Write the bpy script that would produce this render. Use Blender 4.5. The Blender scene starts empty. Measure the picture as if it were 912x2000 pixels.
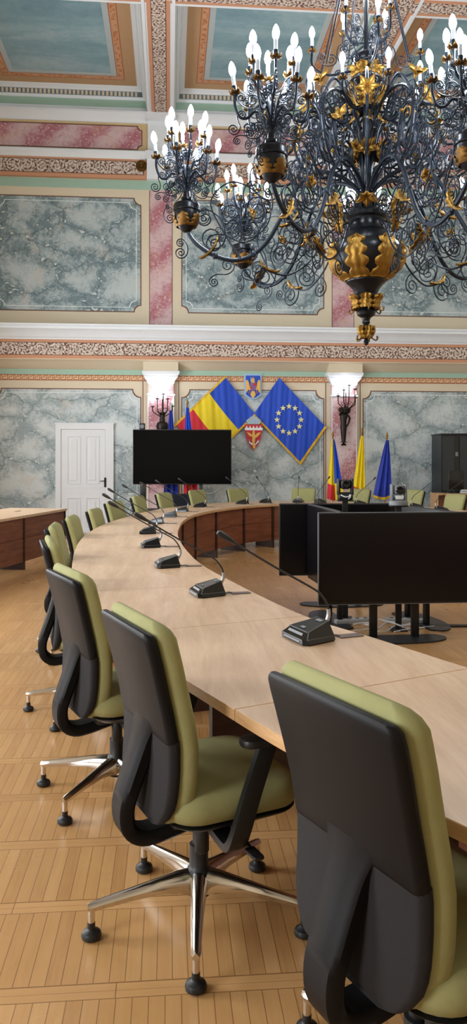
import bpy, math, random
from mathutils import Vector as V, Matrix as M4
C = bpy.context.scene.collection
R = math.radians; PI = math.pi; TAU = 2*math.pi
random.seed(7)
PSI = R(4.8); CS, SN = math.cos(PSI), math.sin(PSI)
F = 1500.0; YH = 900.0; CAMZ = 1.5          # focal length and horizon for a 912x2000 frame
YW = 16.2                                    # back wall

def toworld(X, d): return X*CS + d*SN, -X*SN + d*CS
def W(px, d):                                # plan point seen at column px, depth d
    return toworld((px-456)/F*d, d)
def G(px, py, z=0.0):
    d = F*(CAMZ-z)/(py-YH); return W(px, d)
def WX(px, p=0.0):                           # x on the back wall (p in front of it)
    t = (px-456)/F; d = (YW-p)/(CS - t*SN); return t*d*CS + d*SN
def WZ(px, py, p=0.0):
    t = (px-456)/F; d = (YW-p)/(CS - t*SN); return CAMZ + (YH-py)/F*d

# ---------------------------------------------------------------- mesh builder
class MB:
    def __init__(s): s.v = []; s.f = []; s.m = []
    def add(s, vs, fs, mi=0, T=None):
        o = len(s.v)
        s.v += [tuple(T @ V(p)) for p in vs] if T else [tuple(p) for p in vs]
        s.f += [tuple(i+o for i in f) for f in fs]; s.m += [mi]*len(fs); return s
    def merge(s, b, T=None, mi=None):
        o = len(s.v)
        s.v += [tuple(T @ V(p)) for p in b.v] if T else list(b.v)
        s.f += [tuple(i+o for i in f) for f in b.f]; s.m += b.m if mi is None else [mi]*len(b.f); return s
    def box(s, x0, x1, y0, y1, z0, z1, mi=0, T=None):
        vs = [(x, y, z) for z in (z0, z1) for y in (y0, y1) for x in (x0, x1)]
        return s.add(vs, [(0,2,3,1), (4,5,7,6), (0,1,5,4), (2,6,7,3), (0,4,6,2), (1,3,7,5)], mi, T)
    def loft(s, rings, mi=0, caps=True, T=None, closed=True):
        n = len(rings[0]); vs = [p for r in rings for p in r]; fs = []
        for k in range(len(rings)-1):
            for i in range(n if closed else n-1):
                j = (i+1) % n
                fs.append((k*n+i, k*n+j, (k+1)*n+j, (k+1)*n+i))
        if caps:
            fs.append(tuple(range(n-1, -1, -1))); fs.append(tuple(range((len(rings)-1)*n, len(rings)*n)))
        return s.add(vs, fs, mi, T)
    def rbox(s, cx, cy, cz, sx, sy, sz, r=0.01, mi=0, T=None, rc=None, seg=3):
        rc = rc or r
        hx, hy, hz = sx/2, sy/2, sz/2
        def ring(ins, z):
            a = hx-ins; b = hy-ins; q = max(rc-ins, 0.0008)
            return [(cx+px, cy+py, cz+z) for px, py in rrect(a, b, q, seg)]
        rg = [ring(r, -hz), ring(r*.3, -hz+r*.3), ring(0, -hz+r), ring(0, hz-r), ring(r*.3, hz-r*.3), ring(r, hz)]
        return s.loft(rg, mi, True, T)
    def tube(s, pts, r, n=6, mi=0, T=None, flat=1.0, closed=False, up=None):
        pts = [V(p) for p in pts]; m = len(pts)
        if m < 2: return s
        rs = r if isinstance(r, (list, tuple)) else [r]*m
        t0 = (pts[1]-pts[0]).normalized()
        u = V(up) if up else (V((0,0,1)) if abs(t0.z) < .9 else V((1,0,0)))
        rings = []
        for i in range(m):
            t = (pts[min(i+1, m-1)] - pts[max(i-1, 0)])
            if closed: t = pts[(i+1) % m]-pts[i-1]
            if t.length < 1e-9: t = t0
            t.normalize()
            if up: u = V(up)
            a = (u - t*u.dot(t))
            if a.length < 1e-6: a = t.orthogonal()
            a.normalize(); b = t.cross(a); u = a
            rings.append([tuple(pts[i] + a*(math.cos(TAU*k/n)*rs[i]*flat) + b*(math.sin(TAU*k/n)*rs[i])) for k in range(n)])
        if closed: rings.append(rings[0])
        return s.loft(rings, mi, not closed, T)
    def lathe(s, prof, n=24, mi=0, T=None, c=(0, 0)):
        rings = [[(c[0]+r*math.cos(TAU*k/n), c[1]+r*math.sin(TAU*k/n), z) for k in range(n)] for r, z in prof]
        return s.loft(rings, mi, True, T)
    def prism(s, poly, z0, z1, mi=0, T=None, mi_side=None):
        n = len(poly); vs = [(x, y, z0) for x, y in poly]+[(x, y, z1) for x, y in poly]
        s.add(vs, [tuple(range(n-1, -1, -1)), tuple(range(n, 2*n))], mi, T)
        return s.add(vs, [(i, (i+1) % n, n+(i+1) % n, n+i) for i in range(n)], mi if mi_side is None else mi_side, T)
    def sheet(s, fn, nu, nv, th=0.0, mi=0, T=None):     # fn(u,v)->point ; th gives it thickness along the normal
        P = [[V(fn(i/nu, j/nv)) for j in range(nv+1)] for i in range(nu+1)]
        def idx(i, j): return i*(nv+1)+j
        fr = [p for row in P for p in row]; q = []
        for i in range(nu):
            for j in range(nv): q.append((idx(i,j), idx(i+1,j), idx(i+1,j+1), idx(i,j+1)))
        if th <= 0: return s.add([tuple(p) for p in fr], q, mi, T)
        nr = []
        for i in range(nu+1):
            for j in range(nv+1):
                a = P[min(i+1,nu)][j]-P[max(i-1,0)][j]; b = P[i][min(j+1,nv)]-P[i][max(j-1,0)]
                k = a.cross(b); nr.append(k.normalized() if k.length > 1e-12 else V((0,0,1)))
        N = len(fr); vs = [tuple(p+k*th/2) for p, k in zip(fr, nr)]+[tuple(p-k*th/2) for p, k in zip(fr, nr)]
        fs = q + [tuple(i+N for i in reversed(f)) for f in q]
        bd = [idx(i,0) for i in range(nu)]+[idx(nu,j) for j in range(nv)]+[idx(i,nv) for i in range(nu,0,-1)]+[idx(0,j) for j in range(nv,0,-1)]
        for a, b in zip(bd, bd[1:]+bd[:1]): fs.append((b, a, a+N, b+N))
        return s.add(vs, fs, mi, T)
    def build(s, name, mats, parent=None, smooth=True, ang=35, loc=None, rz=None):
        me = bpy.data.meshes.new(name); me.from_pydata(s.v, [], s.f)
        for m in (mats if isinstance(mats, (list, tuple)) else [mats]): me.materials.append(m)
        me.polygons.foreach_set('material_index', s.m)
        if smooth:
            me.polygons.foreach_set('use_smooth', [True]*len(s.f)); me.set_sharp_from_angle(angle=R(ang))
        me.update()
        o = bpy.data.objects.new(name, me); C.objects.link(o)
        if parent: o.parent = parent
        if loc: o.location = loc
        if rz is not None: o.rotation_euler.z = rz
        return o

def rrect(a, b, q, seg=3):
    q = min(q, a*.999, b*.999); out = []
    for sx, sy, s0 in ((1,1,0), (-1,1,90), (-1,-1,180), (1,-1,270)):
        for k in range(seg+1):
            t = R(s0+90*k/seg); out.append((sx*(a-q)+q*math.cos(t), sy*(b-q)+q*math.sin(t)))
    return out
def catmull(P, n=8, closed=False):
    P = [V(p) for p in P]; out = []; m = len(P)
    for i in range(m if closed else m-1):
        a, b, c, d = (P[(i-1) % m], P[i], P[(i+1) % m], P[(i+2) % m]) if closed else (P[max(i-1,0)], P[i], P[i+1], P[min(i+2,m-1)])
        for k in range(n):
            t = k/n
            out.append(.5*((2*b)+(c-a)*t+(2*a-5*b+4*c-d)*t*t+(3*b-a-3*c+d)*t**3))
    if not closed: out.append(P[-1])
    return out

def tag(o, label=None, cat=None, group=None, kind=None):
    if label: o['label'] = label
    if cat: o['category'] = cat
    if group: o['group'] = group
    if kind: o['kind'] = kind
    return o
def thing(name, label, cat, loc=(0,0,0), rz=0, group=None):
    o = bpy.data.objects.new(name, None); C.objects.link(o); o.empty_display_size = .1
    o.location = loc; o.rotation_euler = (0, 0, rz); return tag(o, label, cat, group)
def link_copy(o, parent):
    c = o.copy(); C.objects.link(c); c.parent = parent; return c
def dup(root, loc, rz, label, group=None):
    r = root.copy(); C.objects.link(r); r.location = loc; r.rotation_euler = (0, 0, rz); r['label'] = label
    if group: r['group'] = group
    for ch in list(root.children):
        c = link_copy(ch, r)
        for g in list(ch.children): link_copy(g, c)
    return r
def struct(mb, name, mats, **k):
    o = mb.build(name, mats, **k); o['kind'] = 'structure'; return o

# ---------------------------------------------------------------- materials
def lin(c):
    if isinstance(c, str): c = [int(c[i:i+2], 16)/255 for i in (0, 2, 4)]
    return tuple(x/12.92 if x <= .04045 else ((x+.055)/1.055)**2.4 for x in c)+(1,)
class NT:
    def __init__(s, name):
        s.mat = bpy.data.materials.new(name); s.mat.use_nodes = True; s.t = s.mat.node_tree
        s.b = s.t.nodes['Principled BSDF']
    def n(s, typ, ins=None, **at):
        nd = s.t.nodes.new('ShaderNode'+typ)
        for k, v in at.items(): setattr(nd, k, v)
        for k, v in (ins or {}).items():
            if isinstance(v, bpy.types.NodeSocket): s.t.links.new(v, nd.inputs[k])
            else: nd.inputs[k].default_value = v
        return nd
    def m(s, op, a, b=0.0, c=0.0, clamp=False):
        nd = s.n('Math', {0: a, 1: b, 2: c}, operation=op); nd.use_clamp = clamp; return nd.outputs[0]
    def ramp(s, fac, stops, interp='LINEAR'):
        nd = s.n('ValToRGB', {'Fac': fac}); cr = nd.color_ramp; cr.interpolation = interp
        while len(cr.elements) < len(stops): cr.elements.new(.5)
        for e, (p, c) in zip(cr.elements, stops): e.position = p; e.color = lin(c)
        return nd.outputs['Color']
    def mix(s, fac, a, b, mode='MIX'):
        nd = s.n('Mix', data_type='RGBA', blend_type=mode)
        for i, v in ((0, fac), (6, a), (7, b)):
            if isinstance(v, bpy.types.NodeSocket): s.t.links.new(v, nd.inputs[i])
            else: nd.inputs[i].default_value = (lin(v) if isinstance(v, str) else v)
        return nd.outputs[2]
    def co(s, scale=(1,1,1), rot=(0,0,0), kind='Object'):
        tc = s.n('TexCoord'); mp = s.n('Mapping', {'Vector': tc.outputs[kind], 'Scale': scale, 'Rotation': rot}); return mp.outputs[0]
    def noise(s, vec, scale, detail=4, rough=.55, dist=0.0):
        return s.n('TexNoise', {'Vector': vec, 'Scale': scale, 'Detail': detail, 'Roughness': rough, 'Distortion': dist}).outputs['Fac']
    def bump(s, h, st=.2, d=.01):
        s.t.links.new(s.n('Bump', {'Height': h, 'Strength': st, 'Distance': d}).outputs[0], s.b.inputs['Normal'])
    def out(s, col, rough=.6, metal=0.0, spec=.5):
        for k, v in (('Base Color', col), ('Roughness', rough), ('Metallic', metal), ('Specular IOR Level', spec)):
            if isinstance(v, bpy.types.NodeSocket): s.t.links.new(v, s.b.inputs[k])
            else: s.b.inputs[k].default_value = lin(v) if isinstance(v, str) else v
        return s.mat
def simple(name, col, rough=.6, metal=0.0, var=.06, vs=6.0, spec=.5, bump=0.0, bs=300.0):
    t = NT(name); n = t.noise(t.co(), vs, 5)
    c = lin(col); a = tuple(max(0, x*(1-var)) for x in c[:3])+(1,); b = tuple(min(1, x*(1+var)) for x in c[:3])+(1,)
    col2 = t.mix(n, a, b)
    if bump: t.bump(t.noise(t.co(), bs, 2), bump, .002)
    return t.out(col2, rough, metal, spec)
def emit(name, col, st):
    t = NT(name); t.b.inputs['Emission Color'].default_value = lin(col); t.b.inputs['Emission Strength'].default_value = st
    t.mat.cycles.emission_sampling = 'NONE'
    return t.out(col, .3)

def marble(name, dark, mid, light, vein, fleck, haze=.8, sc=1.0):
    """grey painted marbling: cloudy blotches, dark feathery bands with thin cracks and clusters of pale pebbles"""
    t = NT(name)
    v = t.co((1.0, 1, 1.0)); vd = t.co((.78, 1, 1.25), (0, R(-38), 0))
    wn = t.n('TexNoise', {'Vector': v, 'Scale': 1.9*sc, 'Detail': 4, 'Roughness': .6})
    def warp(vec, amt, nz): return t.n('VectorMath', {0: vec, 1: t.n('VectorMath', {0: nz.outputs['Color'], 'Scale': amt/sc}, operation='SCALE').outputs[0]}, operation='ADD').outputs[0]
    v2 = warp(vd, .5, wn)
    fine = t.n('TexNoise', {'Vector': v, 'Scale': 16*sc, 'Detail': 3, 'Roughness': .65}); v3 = warp(v2, .05, fine)
    ed = t.n('TexVoronoi', {'Vector': v3, 'Scale': 1.25*sc}, feature='DISTANCE_TO_EDGE').outputs['Distance']
    feath = t.noise(t.co((1, 1, 1), (0, R(25), 0)), 9*sc, 7, .72, 1.5)
    blot = t.noise(v, 2.6*sc, 6, .65, .8)
    k = t.m('ADD', t.m('MULTIPLY', ed, 1.5), t.m('ADD', t.m('MULTIPLY', t.m('SUBTRACT', feath, .5), 1.5), t.m('MULTIPLY', t.m('SUBTRACT', blot, .5), 1.1)))
    base = t.ramp(k, [(.0, dark), (.24, mid), (.5, light)])
    tint = t.m('GREATER_THAN', t.noise(v, 1.3*sc, 6, .75), .585)
    base = t.mix(t.m('MULTIPLY', tint, .3), base, 'c6b9aa')
    crk = t.m('MULTIPLY', t.m('LESS_THAN', ed, .010), t.m('GREATER_THAN', blot, .43))
    base = t.mix(t.m('MULTIPLY', crk, haze), base, vein)
    cell = t.n('TexVoronoi', {'Vector': v3, 'Scale': 10*sc}).outputs['Distance']
    sel = t.m('MULTIPLY', t.m('LESS_THAN', ed, .045), t.m('GREATER_THAN', t.noise(vd, 2.6*sc, 1), .50))
    rim = t.m('MULTIPLY', t.m('LESS_THAN', cell, .42), sel); peb = t.m('MULTIPLY', t.m('LESS_THAN', cell, .32), sel)
    base = t.mix(t.m('MULTIPLY', rim, .75), base, vein); base = t.mix(t.m('MULTIPLY', peb, .85), base, fleck)
    return t.out(base, .55)
def pinkmarble(name, light, mid, deep, fleck, per=.98):
    t = NT(name); sp = t.n('SeparateXYZ', {0: t.n('TexCoord').outputs['Object']}); v = t.co()
    n1 = t.noise(v, 2.2, 6, .65, .6); n2 = t.noise(v, 11, 6, .7, 1.2)
    q = t.m('DIVIDE', t.m('SUBTRACT', sp.outputs[0], sp.outputs[2]), per)
    s = t.m('SINE', t.m('ADD', t.m('MULTIPLY', q, TAU), t.m('MULTIPLY', n1, 4.5)))
    k = t.m('ADD', t.m('MULTIPLY', s, .30), t.m('ADD', t.m('MULTIPLY', t.m('SUBTRACT', n2, .5), 1.5), .5))
    base = t.ramp(k, [(.18, light), (.5, mid), (.82, deep)])
    tint = t.m('GREATER_THAN', t.noise(v, 3.1, 6, .7), .56); base = t.mix(t.m('MULTIPLY', tint, .28), base, 'd0a48c')
    fl = t.n('TexVoronoi', {'Vector': v, 'Scale': 13}, feature='DISTANCE_TO_EDGE').outputs['Distance']
    crk = t.m('MULTIPLY', t.m('LESS_THAN', fl, .03), t.m('GREATER_THAN', n2, .54)); base = t.mix(t.m('MULTIPLY', crk, .5), base, deep)
    cell = t.n('TexVoronoi', {'Vector': v, 'Scale': 15}).outputs['Distance']
    peb = t.m('MULTIPLY', t.m('LESS_THAN', cell, .26), t.m('GREATER_THAN', s, .55)); base = t.mix(t.m('MULTIPLY', peb, .55), base, fleck)
    return t.out(base, .6)

def vine(name, ax, v0, wid, cell=.30, bg='66403a', fg='c9bcae'):
    """scrolling acanthus: spiral leaves, u along axis ax, v across"""
    t = NT(name); sp = t.n('SeparateXYZ', {0: t.n('TexCoord').outputs['Object']})
    if ax == 'x': u, vv = sp.outputs[0], sp.outputs[2]
    else: u, vv = sp.outputs[1], sp.outputs[0]
    nz = t.noise(t.co(), 14, 4, .6)
    uu = t.m('ADD', u, t.m('MULTIPLY', nz, .12))
    k = t.m('DIVIDE', uu, cell)
    par = t.m('SUBTRACT', t.m('MULTIPLY', t.m('MODULO', t.m('FLOOR', t.m('ADD', k, 100)), 2), 2), 1)
    cu = t.m('MULTIPLY', t.m('SUBTRACT', t.m('FRACT', t.m('ADD', k, 100)), .5), cell)
    cv = t.m('MULTIPLY', t.m('SUBTRACT', vv, v0), par)
    rr = t.m('SQRT', t.m('ADD', t.m('MULTIPLY', cu, cu), t.m('MULTIPLY', cv, cv)))
    th = t.m('ARCTAN2', cv, cu)
    s1 = t.m('SINE', t.m('ADD', th, t.m('MULTIPLY', rr, TAU/(wid*.24))))
    lob = t.m('SINE', t.m('ADD', t.m('MULTIPLY', th, 7), t.m('MULTIPLY', rr, 60)))
    n2 = t.noise(t.co(), 30, 3, .65, .6)
    val = t.m('ADD', t.m('ADD', t.m('MULTIPLY', s1, .34), t.m('MULTIPLY', lob, .3)), t.m('MULTIPLY', t.m('SUBTRACT', n2, .5), 4.6))
    col = t.ramp(t.m('ADD', t.m('MULTIPLY', val, .5), .5), [(.28, bg), (.40, '8f6d62'), (.47, fg), (.8, 'dbd0c4')])
    t.bump(val, .3, .01)
    return t.out(col, .7)

mt = {}
mt['cream'] = simple('cream_paint', 'd8ccb4', .7, var=.03, vs=1.5)
mt['ochre'] = simple('ochre_paint', 'cdb489', .7, var=.04, vs=1.5)
mt['white'] = simple('white_paint', 'e2e8ee', .55, var=.02)
mt['doorwhite'] = simple('door_white_paint', 'dfe2e5', .45, var=.03)
mt['teal'] = simple('teal_paint', '9fbfae', .7, var=.05)
mt['orange'] = simple('terracotta_paint', 'c99373', .7, var=.06)
mt['tan'] = simple('tan_paint', 'c09a73', .7, var=.05)
mt['line'] = simple('brown_line', '6e4a38', .7)
mt['brick'] = simple('brown_key_paint', 'a8623f', .7)
mt['key'] = simple('key_cream', 'e5c49c', .7)
mt['wline'] = simple('white_line', 'dfe6e6', .6)
mt['marble'] = marble('grey_marbling', '70848a', 'a0afb3', 'b8c3c4', '586c73', 'd6dcd6')
mt['marblelow'] = marble('grey_marbling_lower_wall', '95a4a8', 'b7c2c4', 'ccd4d4', '6c7e82', 'dbe1dd', .8, .95)
mt['pink'] = pinkmarble('pink_marbling', 'd2b7b8', 'c49da3', 'ad6a75', 'e6cfcd')
mt['pinkpale'] = pinkmarble('pale_pink_marbling', 'dfcbcd', 'd3b2b6', 'b26f79', 'efe0df', 1.3)
mt['gold'] = simple('gilded_metal', '94702f', .46, .75, .4, 28)
mt['oldgold'] = simple('aged_gilding', '6b4d22', .45, .8, .4, 25)
mt['iron'] = simple('dark_blue_iron', '1b2430', .42, .6, .25, 12)
mt['ironmat'] = simple('black_lacquer_metal', '171a20', .28, .5, .2, 8)
mt['bronze'] = simple('dark_bronze', '2c2520', .4, .7, .3, 30)
mt['candle'] = simple('candle_sleeve', 'b4bdc8', .5, var=.02)
mt['bulb'] = emit('lit_bulb', 'f2f6ff', 14)
mt['black'] = simple('black_plastic', '17181a', .45, var=.1)
mt['blackgloss'] = simple('glossy_black', '0b0c0e', .16, var=.05)
mt['screen'] = simple('dark_screen', '0d0c0f', .22, var=.04, spec=.35)
mt['bluescreen'] = simple('black_tv_glass', '050608', .12, var=.04, spec=.12)
mt['shell'] = simple('black_chair_shell', '0e0d0f', .5, var=.08, spec=.2)
mt['backfab'] = simple('charcoal_back_fabric', '151213', .9, var=.15, vs=60, bump=.3, bs=500)
mt['green'] = simple('olive_green_fabric', '939161', .9, var=.12, vs=14, bump=.35, bs=420)
mt['seam'] = simple('dark_olive_seam', '55552f', .9)
mt['navyfab'] = simple('navy_fabric', '1b2230', .85, var=.1, vs=60)
mt['chrome'] = simple('polished_aluminium', 'd5d0ca', .16, 1.0, .04, 10)
mt['silver'] = simple('silver_plastic', 'a7a8a9', .35, .6, .05)
mt['grey'] = simple('grey_plastic', '6d7074', .45, var=.05)
mt['lightgrey'] = simple('light_grey_plastic', 'b8bdc0', .5, var=.04)
mt['whiteplastic'] = simple('white_plastic', 'd9dadb', .5, var=.03)
mt['darkplate'] = simple('grey_steel_plate', '3c3f43', .4, .6, .08)
mt['poleoak'] = simple('varnished_pole', 'b3793f', .4, var=.2, vs=20)
mt['teallamp'] = simple('teal_indicator', '2f9c94', .4)
mt['flagblue'] = simple('blue_flag_cloth', '0c45c0', .6, var=.12, vs=8)
mt['flagroyal'] = simple('royal_blue_cloth', '0c47c4', .55, var=.12, vs=8)
mt['flagnavy'] = simple('dark_blue_cloth', '15309a', .6, var=.15, vs=8)
mt['flagyellow'] = simple('yellow_flag_cloth', 'e8cd10', .6, var=.08, vs=8)
mt['flagred'] = simple('red_flag_cloth', 'cf2231', .6, var=.1, vs=8)
mt['fringe'] = simple('gold_fringe', 'dcb02e', .8, var=.25, vs=80)
mt['starry'] = simple('pale_yellow_star', 'e9e3a8', .6)
mt['cb_border'] = simple('pale_blue_enamel', '9dbfe6', .5)
mt['cb_gold'] = simple('emblem_gold', 'dfb45a', .5, .2, .12, 30)
mt['cb_red'] = simple('emblem_red', 'c3202f', .5)
mt['cb_grey'] = simple('emblem_grey', 'a9b8bf', .5, var=.25, vs=40)
mt['cb_white'] = simple('emblem_white', 'e8ebee', .5)
mt['cb_violet'] = simple('emblem_violet', '7a5b96', .5, var=.3, vs=40)
mt['rack'] = simple('black_rack_steel', '1e2226', .4, .3, .06)
mt['rackglass'] = simple('smoked_rack_door', '22282e', .12, .1, .04)

def wood(name, cols, stretch, sc=3.0, rough=.4, ax='z', rot=0):
    t = NT(name); s = {'z': (stretch[0], stretch[1], stretch[2])}['z']
    v = t.co(s, (0, 0, rot)); n1 = t.noise(v, sc, 7, .6, .8); n2 = t.noise(v, sc*6, 4, .6)
    k = t.m('ADD', t.m('MULTIPLY', n1, .72), t.m('MULTIPLY', n2, .28))
    big = t.noise(t.co(), .9, 2)
    c = t.ramp(k, [(.34, cols[0]), (.5, cols[1]), (.66, cols[2])])
    c = t.mix(t.m('MULTIPLY', big, .16), c, cols[0])
    return t.out(c, rough)
mt['oak'] = wood('pale_oak_laminate', ('bf9d7b', 'd0b090', 'dcc0a1'), (4.5, .5, 1), 2.6, .33, rot=R(-22))
mt['oakedge'] = wood('oak_edge_band', ('b38a5e', 'c59d70', 'd2ad80'), (1, 1, 8), 3, .4)
mt['walnut'] = wood('walnut_laminate', ('5c3625', '7b4a34', '905b42'), (1, 1, 9), 2.4, .42)
mt['walnutdark'] = wood('dark_walnut', ('24140e', '352017', '432b1e'), (1, 1, 9), 2.4, .45)

def floor_mat():
    t = NT('strip_parquet'); sp = t.n('SeparateXYZ', {0: t.n('TexCoord').outputs['Object']})
    x, y = sp.outputs[0], sp.outputs[1]
    P = .43
    yy = t.m('ADD', t.m('DIVIDE', t.m('ADD', y, -.0117), P), 100); row = t.m('FLOOR', yy); fy = t.m('FRACT', yy)
    band = t.m('LESS_THAN', fy, .155)
    # short strips
    off = t.m('MULTIPLY', t.m('FRACT', t.m('MULTIPLY', row, .618)), .04)
    xs = t.m('ADD', t.m('DIVIDE', t.m('ADD', x, off), .0455), 500); ix = t.m('FLOOR', xs); fx = t.m('FRACT', xs)
    # border planks
    xb = t.m('ADD', t.m('DIVIDE', t.m('ADD', x, t.m('MULTIPLY', row, .37)), .9), 500); ib = t.m('FLOOR', xb); fb = t.m('FRACT', xb)
    ia = t.n('Mix', {0: band, 2: ix, 3: ib}, data_type='FLOAT').outputs[0]
    idv = t.n('CombineXYZ', {0: ia, 1: row, 2: band})
    rnd = t.n('TexWhiteNoise', {'Vector': idv.outputs[0]}, noise_dimensions='3D').outputs['Value']
    g1 = t.noise(t.co((30, 2.2, 1)), 1.6, 6, .62, .5); g2 = t.noise(t.co((2.2, 30, 1)), 1.6, 6, .62, .5)
    gr = t.n('Mix', {0: band, 2: g1, 3: g2}, data_type='FLOAT').outputs[0]
    k = t.m('ADD', t.m('MULTIPLY', rnd, .42), t.m('MULTIPLY', gr, .6))
    c = t.ramp(k, [(.12, 'a5794b'), (.38, 'b98d5a'), (.62, 'c19562'), (.88, 'c99f6d'), (1.0, 'b78e5e')])
    worn = t.noise(t.co(), 1.1, 5, .6)
    c = t.mix(t.m('MULTIPLY', t.m('SUBTRACT', worn, .4, clamp=True), .9), c, 'a47645')
    stain = t.m('GREATER_THAN', t.noise(t.co((5, 2.5, 1)), 2.2, 3, .5), .735)
    c = t.mix(t.m('MULTIPLY', stain, .4), c, '7d4f29')
    e1 = t.m('LESS_THAN', t.m('MINIMUM', fx, t.m('SUBTRACT', 1, fx)), .03)
    e2 = t.m('LESS_THAN', t.m('MINIMUM', fb, t.m('SUBTRACT', 1, fb)), .0018)
    ex = t.n('Mix', {0: band, 2: e1, 3: e2}, data_type='FLOAT').outputs[0]
    ey = t.m('MAXIMUM', t.m('COMPARE', fy, .155, .006), t.m('LESS_THAN', fy, .008))
    mid = t.m('MULTIPLY', t.m('COMPARE', fy, .078, .003), .6)
    gap = t.m('MAXIMUM', t.m('MAXIMUM', ex, ey), mid)
    c = t.mix(t.m('MULTIPLY', gap, .62), c, '5f3a1c')
    t.bump(t.m('SUBTRACT', 1, gap), .25, .002)
    rg = t.m('ADD', .21, t.m('MULTIPLY', worn, .16))
    return t.out(c, rg)
mt['floor'] = floor_mat()

def sky_mat():
    t = NT('painted_sky'); v = t.co((1, 1, 1), (0, 0, R(35)))
    v2 = t.co((.35, 1.6, 1), (0, 0, R(35)))
    n = t.noise(v2, 1.0, 6, .6, .6); n2 = t.noise(v, 5, 8, .7, .5)
    k = t.m('ADD', t.m('MULTIPLY', n, .7), t.m('MULTIPLY', n2, .3))
    return t.out(t.ramp(k, [(.34, '7394a2'), (.5, '88a9b4'), (.62, 'a3bcc3'), (.72, 'b3c5c8')]), .75)
mt['sky'] = sky_mat()
def studs():
    t = NT('terracotta_border_pattern'); v = t.n('TexVoronoi', {'Vector': t.co(), 'Scale': 11.0}, feature='F1').outputs['Distance']
    return t.out(t.ramp(v, [(.2, 'b5713f'), (.45, 'c58a5c'), (.6, 'cf9d78')]), .7)
mt['studs'] = studs()
CH_W, WIN_W, EXPO = 100, 300, 0.06
# ================================================================ the room
XL, XR, YF, ZB = -4.3, 7.84, -4.0, 8.72      # side walls, front wall, underside of the ceiling beams
BX = [-.17+3.883*k for k in range(-1, 3)]    # pilaster / beam axes
ZC = 9.24                                    # coffer ceiling
struct(MB().box(XL-.4, XR+.4, YF-.4, YW+.4, -.2, 0), 'floor', mt['floor'], smooth=False)
struct(MB().box(XL-.4, XR+.4, YW, YW+.35, 0, ZC+.4), 'wall_back', mt['cream'], smooth=False)
struct(MB().box(XR, XR+.35, YF, YW, 0, ZC+.4), 'wall_right', mt['cream'], smooth=False)
struct(MB().box(XL-.4, XR+.4, YF-.35, YF, 0, ZC+.4), 'wall_front', mt['cream'], smooth=False)
# left wall with four tall windows
WY = [-1.6, 2.6, 6.8, 11.0]; WW, WZ0, WZ1 = 2.0, .9, 4.0
wl = MB(); ys = [YF]
for y in WY: ys += [y, y+WW]
ys.append(YW)
for i in range(0, len(ys)-1, 2): wl.box(XL-.35, XL, ys[i], ys[i+1], 0, ZC+.4)
for y in WY: wl.box(XL-.35, XL, y, y+WW, 0, WZ0); wl.box(XL-.35, XL, y, y+WW, WZ1, ZC+.4)
struct(wl, 'wall_left', mt['cream'], smooth=False)
for i, y in enumerate(WY):
    f = MB()
    for a, b, c, d in ((y, y+.08, WZ0, WZ1), (y+WW-.08, y+WW, WZ0, WZ1), (y+WW/2-.04, y+WW/2+.04, WZ0, WZ1)): f.box(XL-.22, XL-.14, a, b, c, d)
    for z in (WZ0, 3.0, WZ1-.08): f.box(XL-.22, XL-.14, y, y+WW, z, z+.08)
    struct(f, 'window_%d' % (i+1), mt['doorwhite'], smooth=False)

# ---- painted panels with notched corners
def notch(x0, x1, z0, z1, r, n=7, ins=0.0):
    x0 += ins; x1 -= ins; z0 += ins; z1 -= ins; out = []
    for cx, cz, a0 in ((x1, z1, 270), (x0, z1, 360), (x0, z0, 90), (x1, z0, 180)):
        for k in range(n+1):
            t = R(a0-90*k/n)
            out.append((cx+r*math.cos(t), cz+r*math.sin(t)))
    return out
def wallpoly(mb, poly, p, mi, th=.004):
    n = len(poly); vs = [(x, YW-p-th, z) for x, z in poly]+[(x, YW-p, z) for x, z in poly]
    # fan from the centre: the notched outline is star shaped
    cx = sum(x for x, z in poly)/n; cz = sum(z for x, z in poly)/n
    vs.append((cx, YW-p-th, cz)); c = 2*n
    mb.add(vs, [(i, (i+1) % n, c) for i in range(n)] + [((i+1) % n, i, n+i, n+(i+1) % n) for i in range(n)], mi)
def wallring(mb, po, pi, p, mi, th=.003):
    n = len(po); vs = []
    for poly in (po, pi):
        vs += [(x, YW-p-th, z) for x, z in poly]
    vs += [(x, YW-p, z) for x, z in po]+[(x, YW-p, z) for x, z in pi]
    fs = []
    for i in range(n):
        j = (i+1) % n
        fs += [(i, j, n+j, n+i), (j, i, 2*n+i, 2*n+j), (n+i, n+j, 3*n+j, 3*n+i)]
    mb.add(vs, fs, mi)
def panel(n, x0, x1, z0, z1, r=.17, gap=.07, m='marblelow'):
    mb = MB()
    wallpoly(mb, notch(x0, x1, z0, z1, r), .001, 0)
    wallring(mb, notch(x0, x1, z0, z1, r, ins=-.012), notch(x0, x1, z0, z1, r, ins=.008), .001, 1, .006)
    wallring(mb, notch(x0, x1, z0, z1, r, ins=gap), notch(x0, x1, z0, z1, r, ins=gap+.012), .004, 2, .004)
    struct(mb, 'trim_%d' % n, [mt[m], mt['line'], mt['wline']], smooth=False)
trim = [0]
def tn(): trim[0] += 1; return trim[0]
bays = [(XL+.02, BX[0]), (BX[0], BX[1]), (BX[1], BX[2]), (BX[2], BX[3])]
for a, b in bays[1:]:
    panel(tn(), a+.44, b-.42, .35, 2.995)
    panel(tn(), a+.44, b-.42, 4.62, 6.99, .14, .085, 'marble')
# thin brown lines beside the pilasters
mb = MB()
for bx in BX:
    for s in (-1, 1):
        mb.box(bx+s*.375-.008, bx+s*.375+.008, YW-.004, YW, .2, 3.17); mb.box(bx+s*.238-.006, bx+s*.238+.006, YW-.004, YW, 4.3, 7.16)
struct(mb, 'trim_%d' % tn(), mt['line'], smooth=False)

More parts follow.
